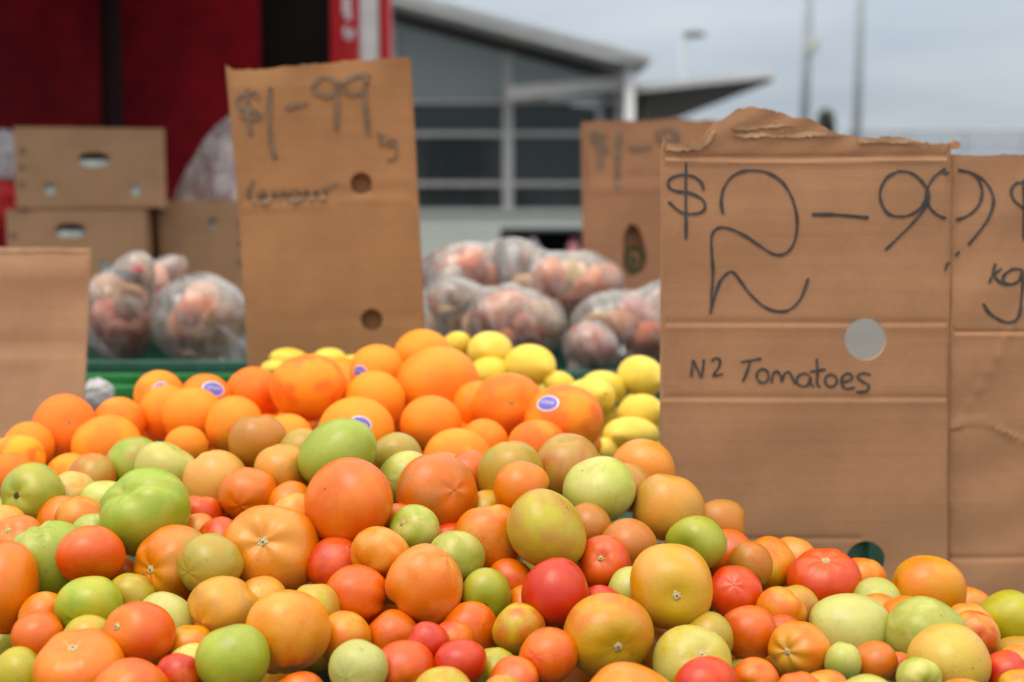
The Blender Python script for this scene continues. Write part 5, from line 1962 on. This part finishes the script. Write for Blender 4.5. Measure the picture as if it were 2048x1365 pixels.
# ------------------------------------------------------------------ cardboard cartons
def carton(label, px0, px1, py0, py1, Y, depth, rotz, holes, group='cartons stacked by the red tent wall', dots=None, teal=True):
    """holes: list of (u, v, ru, rv) on the front, 0..1 from the left / top"""
    a, b = at(px0, py1, Y), at(px1, py0, Y)
    w, h = b.x - a.x, b.z - a.z
    e = empty('cardboard_carton', ((a.x + b.x) / 2, Y, a.z))
    e.rotation_euler = (0, 0, rotz)
    tag(e, label, 'carton', group)
    t = 0.006
    # front wall with real openings
    out = [Vector(p) for p in ((-w / 2, 0), (w / 2, 0), (w / 2, h), (-w / 2, h))]
    loops = [[(p.x, p.y) for p in out]]
    for (u, v, ru, rv) in holes:
        loops.append(ring(-w / 2 + u * w, h - v * h, ru * w, rv * w, 24, 2.6))
    pts, ed = [], []
    for lp in loops:
        k = len(pts); pts += [Vector(p) for p in lp]; ed += [(k + i, k + (i + 1) % len(lp)) for i in range(len(lp))]
    r = delaunay_2d_cdt(pts, ed, [], 0, 1e-6)
    V = [(v.x, 0, v.y) for v in r[0]] + [(v.x, t, v.y) for v in r[0]]
    nv = len(r[0])
    keep = []
    for tri in r[2]:
        cx = sum(r[0][i].x for i in tri) / 3; cy = sum(r[0][i].y for i in tri) / 3
        if not any(inpoly(cx, cy, lp) for lp in loops[1:]):
            keep.append(tuple(tri))
    F = keep + [tuple(nv + i for i in q[::-1]) for q in keep]
    cnt = {(q[i], q[(i + 1) % 3]) for q in keep for i in range(3)}
    F += [(b_, a_, nv + a_, nv + b_) for (a_, b_) in cnt if (b_, a_) not in cnt]
    fo = obj('front_wall', V, F, M['card_box'], e)
    m = MB()
    m.box((-w / 2, t + 0.0004, 0), (-w / 2 + t, depth, h)); m.build('side_wall', M['card_box'], e)
    m = MB(); m.box((w / 2 - t, t + 0.0004, 0), (w / 2, depth, h)); m.build('side_wall', M['card_box'], e)
    m = MB(); m.box((-w / 2 + t, depth - t, 0), (w / 2 - t, depth, h)); m.build('back_wall', M['card_box'], e)
    m = MB(); m.box((-w / 2 + t, t + 0.0004, 0), (w / 2 - t, depth - t, t)); m.build('base_flap', M['card_box'], e)
    for s in (0, 1):
        m = MB(); y0, y1 = (t + 0.001, depth / 2 - 0.002) if s == 0 else (depth / 2 + 0.002, depth - t)
        m.box((-w / 2 + t, y0, h - 0.012), (w / 2 - t, y1, h - 0.006)); m.build('top_flap', M['card_box'], e)
    # pale liner seen through the hand holes
    if holes:
        MB().box((-w / 2 + 0.012, t + 0.006, 0.012), (w / 2 - 0.012, t + 0.012, h * (0.60 if rotz > 0.2 else 0.76)), 0.002).build('liner', M['liner'], e)
    for (u, v, rad) in dots or []:
        p = ring(-w / 2 + u * w, h - v * h, rad, rad, 14)
        obj('printed_dot', [(x, -0.0008, z) for x, z in p], [tuple(range(len(p)))[::-1]], M['ink_soft'], e)
    return e


carton('upper cardboard carton with a hand hole and two round vents', 41, 325, 256, 416, 4.30, 0.30, R(17), [(0.52, 0.40, 0.105, 0.05), (0.22, 0.76, 0.038, 0.042), (0.79, 0.78, 0.036, 0.042)], dots=[(0.055, 0.29, 0.011), (0.05, 0.50, 0.011), (0.045, 0.72, 0.011)])
carton('lower cardboard carton with one hand hole, under the vented one', 22, 285, 420, 592, 4.27, 0.36, R(6), [(0.46, 0.24, 0.11, 0.05), (0.70, 0.66, 0.04, 0.045)], dots=[(0.05, 0.3, 0.011)])
carton('darker cardboard carton under the clear plastic sack by the lemon sign', 318, 500, 402, 585, 4.42, 0.36, R(-8), [(0.60, 0.25, 0.045, 0.055)], dots=[(0.90, 0.27, 0.011), (0.90, 0.47, 0.011), (0.90, 0.67, 0.011)])
for (px0, px1, py0, lab) in ((15, 292, 596, 'bottom carton of the stack, hidden behind the blank card'), (316, 500, 590, 'bottom carton beneath the darker one, hidden behind the bags')):
    a = at(px0, py0, 4.34)
    zz = 0.80
    py1 = py0
    while at(px0, py1, 4.34).z > zz + 0.003: py1 += 1
    carton(lab, px0, px1, py0, py1 - 1, 4.34, 0.33, 0, [])


# clear plastic sack over the darker carton
def clear_sack():
    Y = 4.55
    rng = random.Random(3)
    b = at(400, 405, Y)
    prof = [(0.0, -62, 110), (0.15, -52, 108), (0.3, -40, 106), (0.5, -20, 104), (0.68, -2, 102), (0.84, 20, 100), (0.95, 48, 94), (1.0, 62, 88)]
    e = empty('plastic_sack', (b.x, Y + 0.1, b.z))
    tag(e, 'slumped clear plastic sack standing on the darker carton', 'sack')
    k = pxm(Y)
    hgt = 178 * k
    V, F = [], []
    nu, nv = 64, 40
    ph = [rng.uniform(0, 6.28) for _ in range(6)]
    for j in range(nv + 1):
        t = j / nv
        l = np.interp(t, [p[0] for p in prof], [p[1] for p in prof]) * k
        r_ = np.interp(t, [p[0] for p in prof], [p[2] for p in prof]) * k
        cx, hw = (l + r_) / 2, (r_ - l) / 2
        for i in range(nu):
            f = 2 * math.pi * i / nu
            w = 1 + 0.06 * math.sin(5 * f + ph[0] + 5 * t) + 0.05 * math.sin(9 * f + ph[1] - 7 * t) + 0.04 * math.sin(14 * f + ph[2] + 11 * t) + 0.03 * math.sin(3 * f + 17 * t + ph[3])
            V.append((cx + hw * w * math.cos(f), 0.11 * w * (1 - 0.55 * t) * math.sin(f), hgt * t + 0.006 * math.sin(6 * f + ph[4])))
    for j in range(nv):
        for i in range(nu):
            q = (i + 1) % nu
            F.append((j * nu + i, j * nu + q, (j + 1) * nu + q, (j + 1) * nu + i))
    F.append(tuple(nv * nu + i for i in range(nu)))
    obj('film', V, F, M['film_big'], e, True)


clear_sack()
p_ = at(12, 345, 4.75)
o = empty('plastic_sack', p_)
tag(o, 'red and white plastic sack left of the upper carton', 'sack')
crumpled('white_top', (0, 0, 0.04), (0.085, 0.07, 0.075), 12, M['film_white'], o, fold=0.3)
crumpled('red_base', (0, 0, -0.09), (0.08, 0.07, 0.085), 13, M['red_bright'], o, fold=0.2)

# ------------------------------------------------------------------ dark rack with pale bundles in front of the building
def rack():
    Y = 12.0
    a, b = at(1000, 540, Y), at(1172, 464, Y)
    e = empty('goods_rack', ((a.x + b.x) / 2, Y, 0))
    tag(e, 'dark rack with pale upright bundles in front of the building\'s white wall', 'rack')
    w = (b.x - a.x) / 2
    MB().box((-w, 0.25, 0), (w, 0.27, b.z)).build('back_panel', M['black_tarp'], e)
    MB().box((-w, -0.02, b.z), (w, 0.28, b.z + 0.03), 0.005).build('top_rail', M['charcoal'], e)
    for s in (-1, 1):
        MB().box((s * w, -0.02, 0), (s * (w - 0.04), 0.24, b.z - 0.002), 0.004).build('upright', M['charcoal'], e)
    zs = at(1000, 545, Y).z
    MB().box((-w + 0.045, 0, zs - 0.03), (w - 0.045, 0.24, zs), 0.004).build('shelf', M['charcoal'], e)
    for px, mat, lab in ((1022, 'white_paint', 'pale bundle on the dark rack, nearest the lemon sign'), (1066, 'sticker_white', 'pale bundle standing in the middle of the dark rack'), (1148, 'pink', 'pink bundle on the dark rack, nearest the third sign')):
        p = at(px, 478, Y)
        m = MB()
        m.tube((0, 0, 0), (0, 0, p.z - zs - 0.05), 0.048, 0.052, 14); m.tube((0, 0, p.z - zs - 0.05), (0, 0, p.z - zs), 0.030, 0.026, 14)
        o = m.build('wrapped_bundle', M[mat], None, True, (p.x, Y + 0.06, zs + 0.001))
        tag(o, lab, 'bundle', 'bundles on the dark rack')


rack()
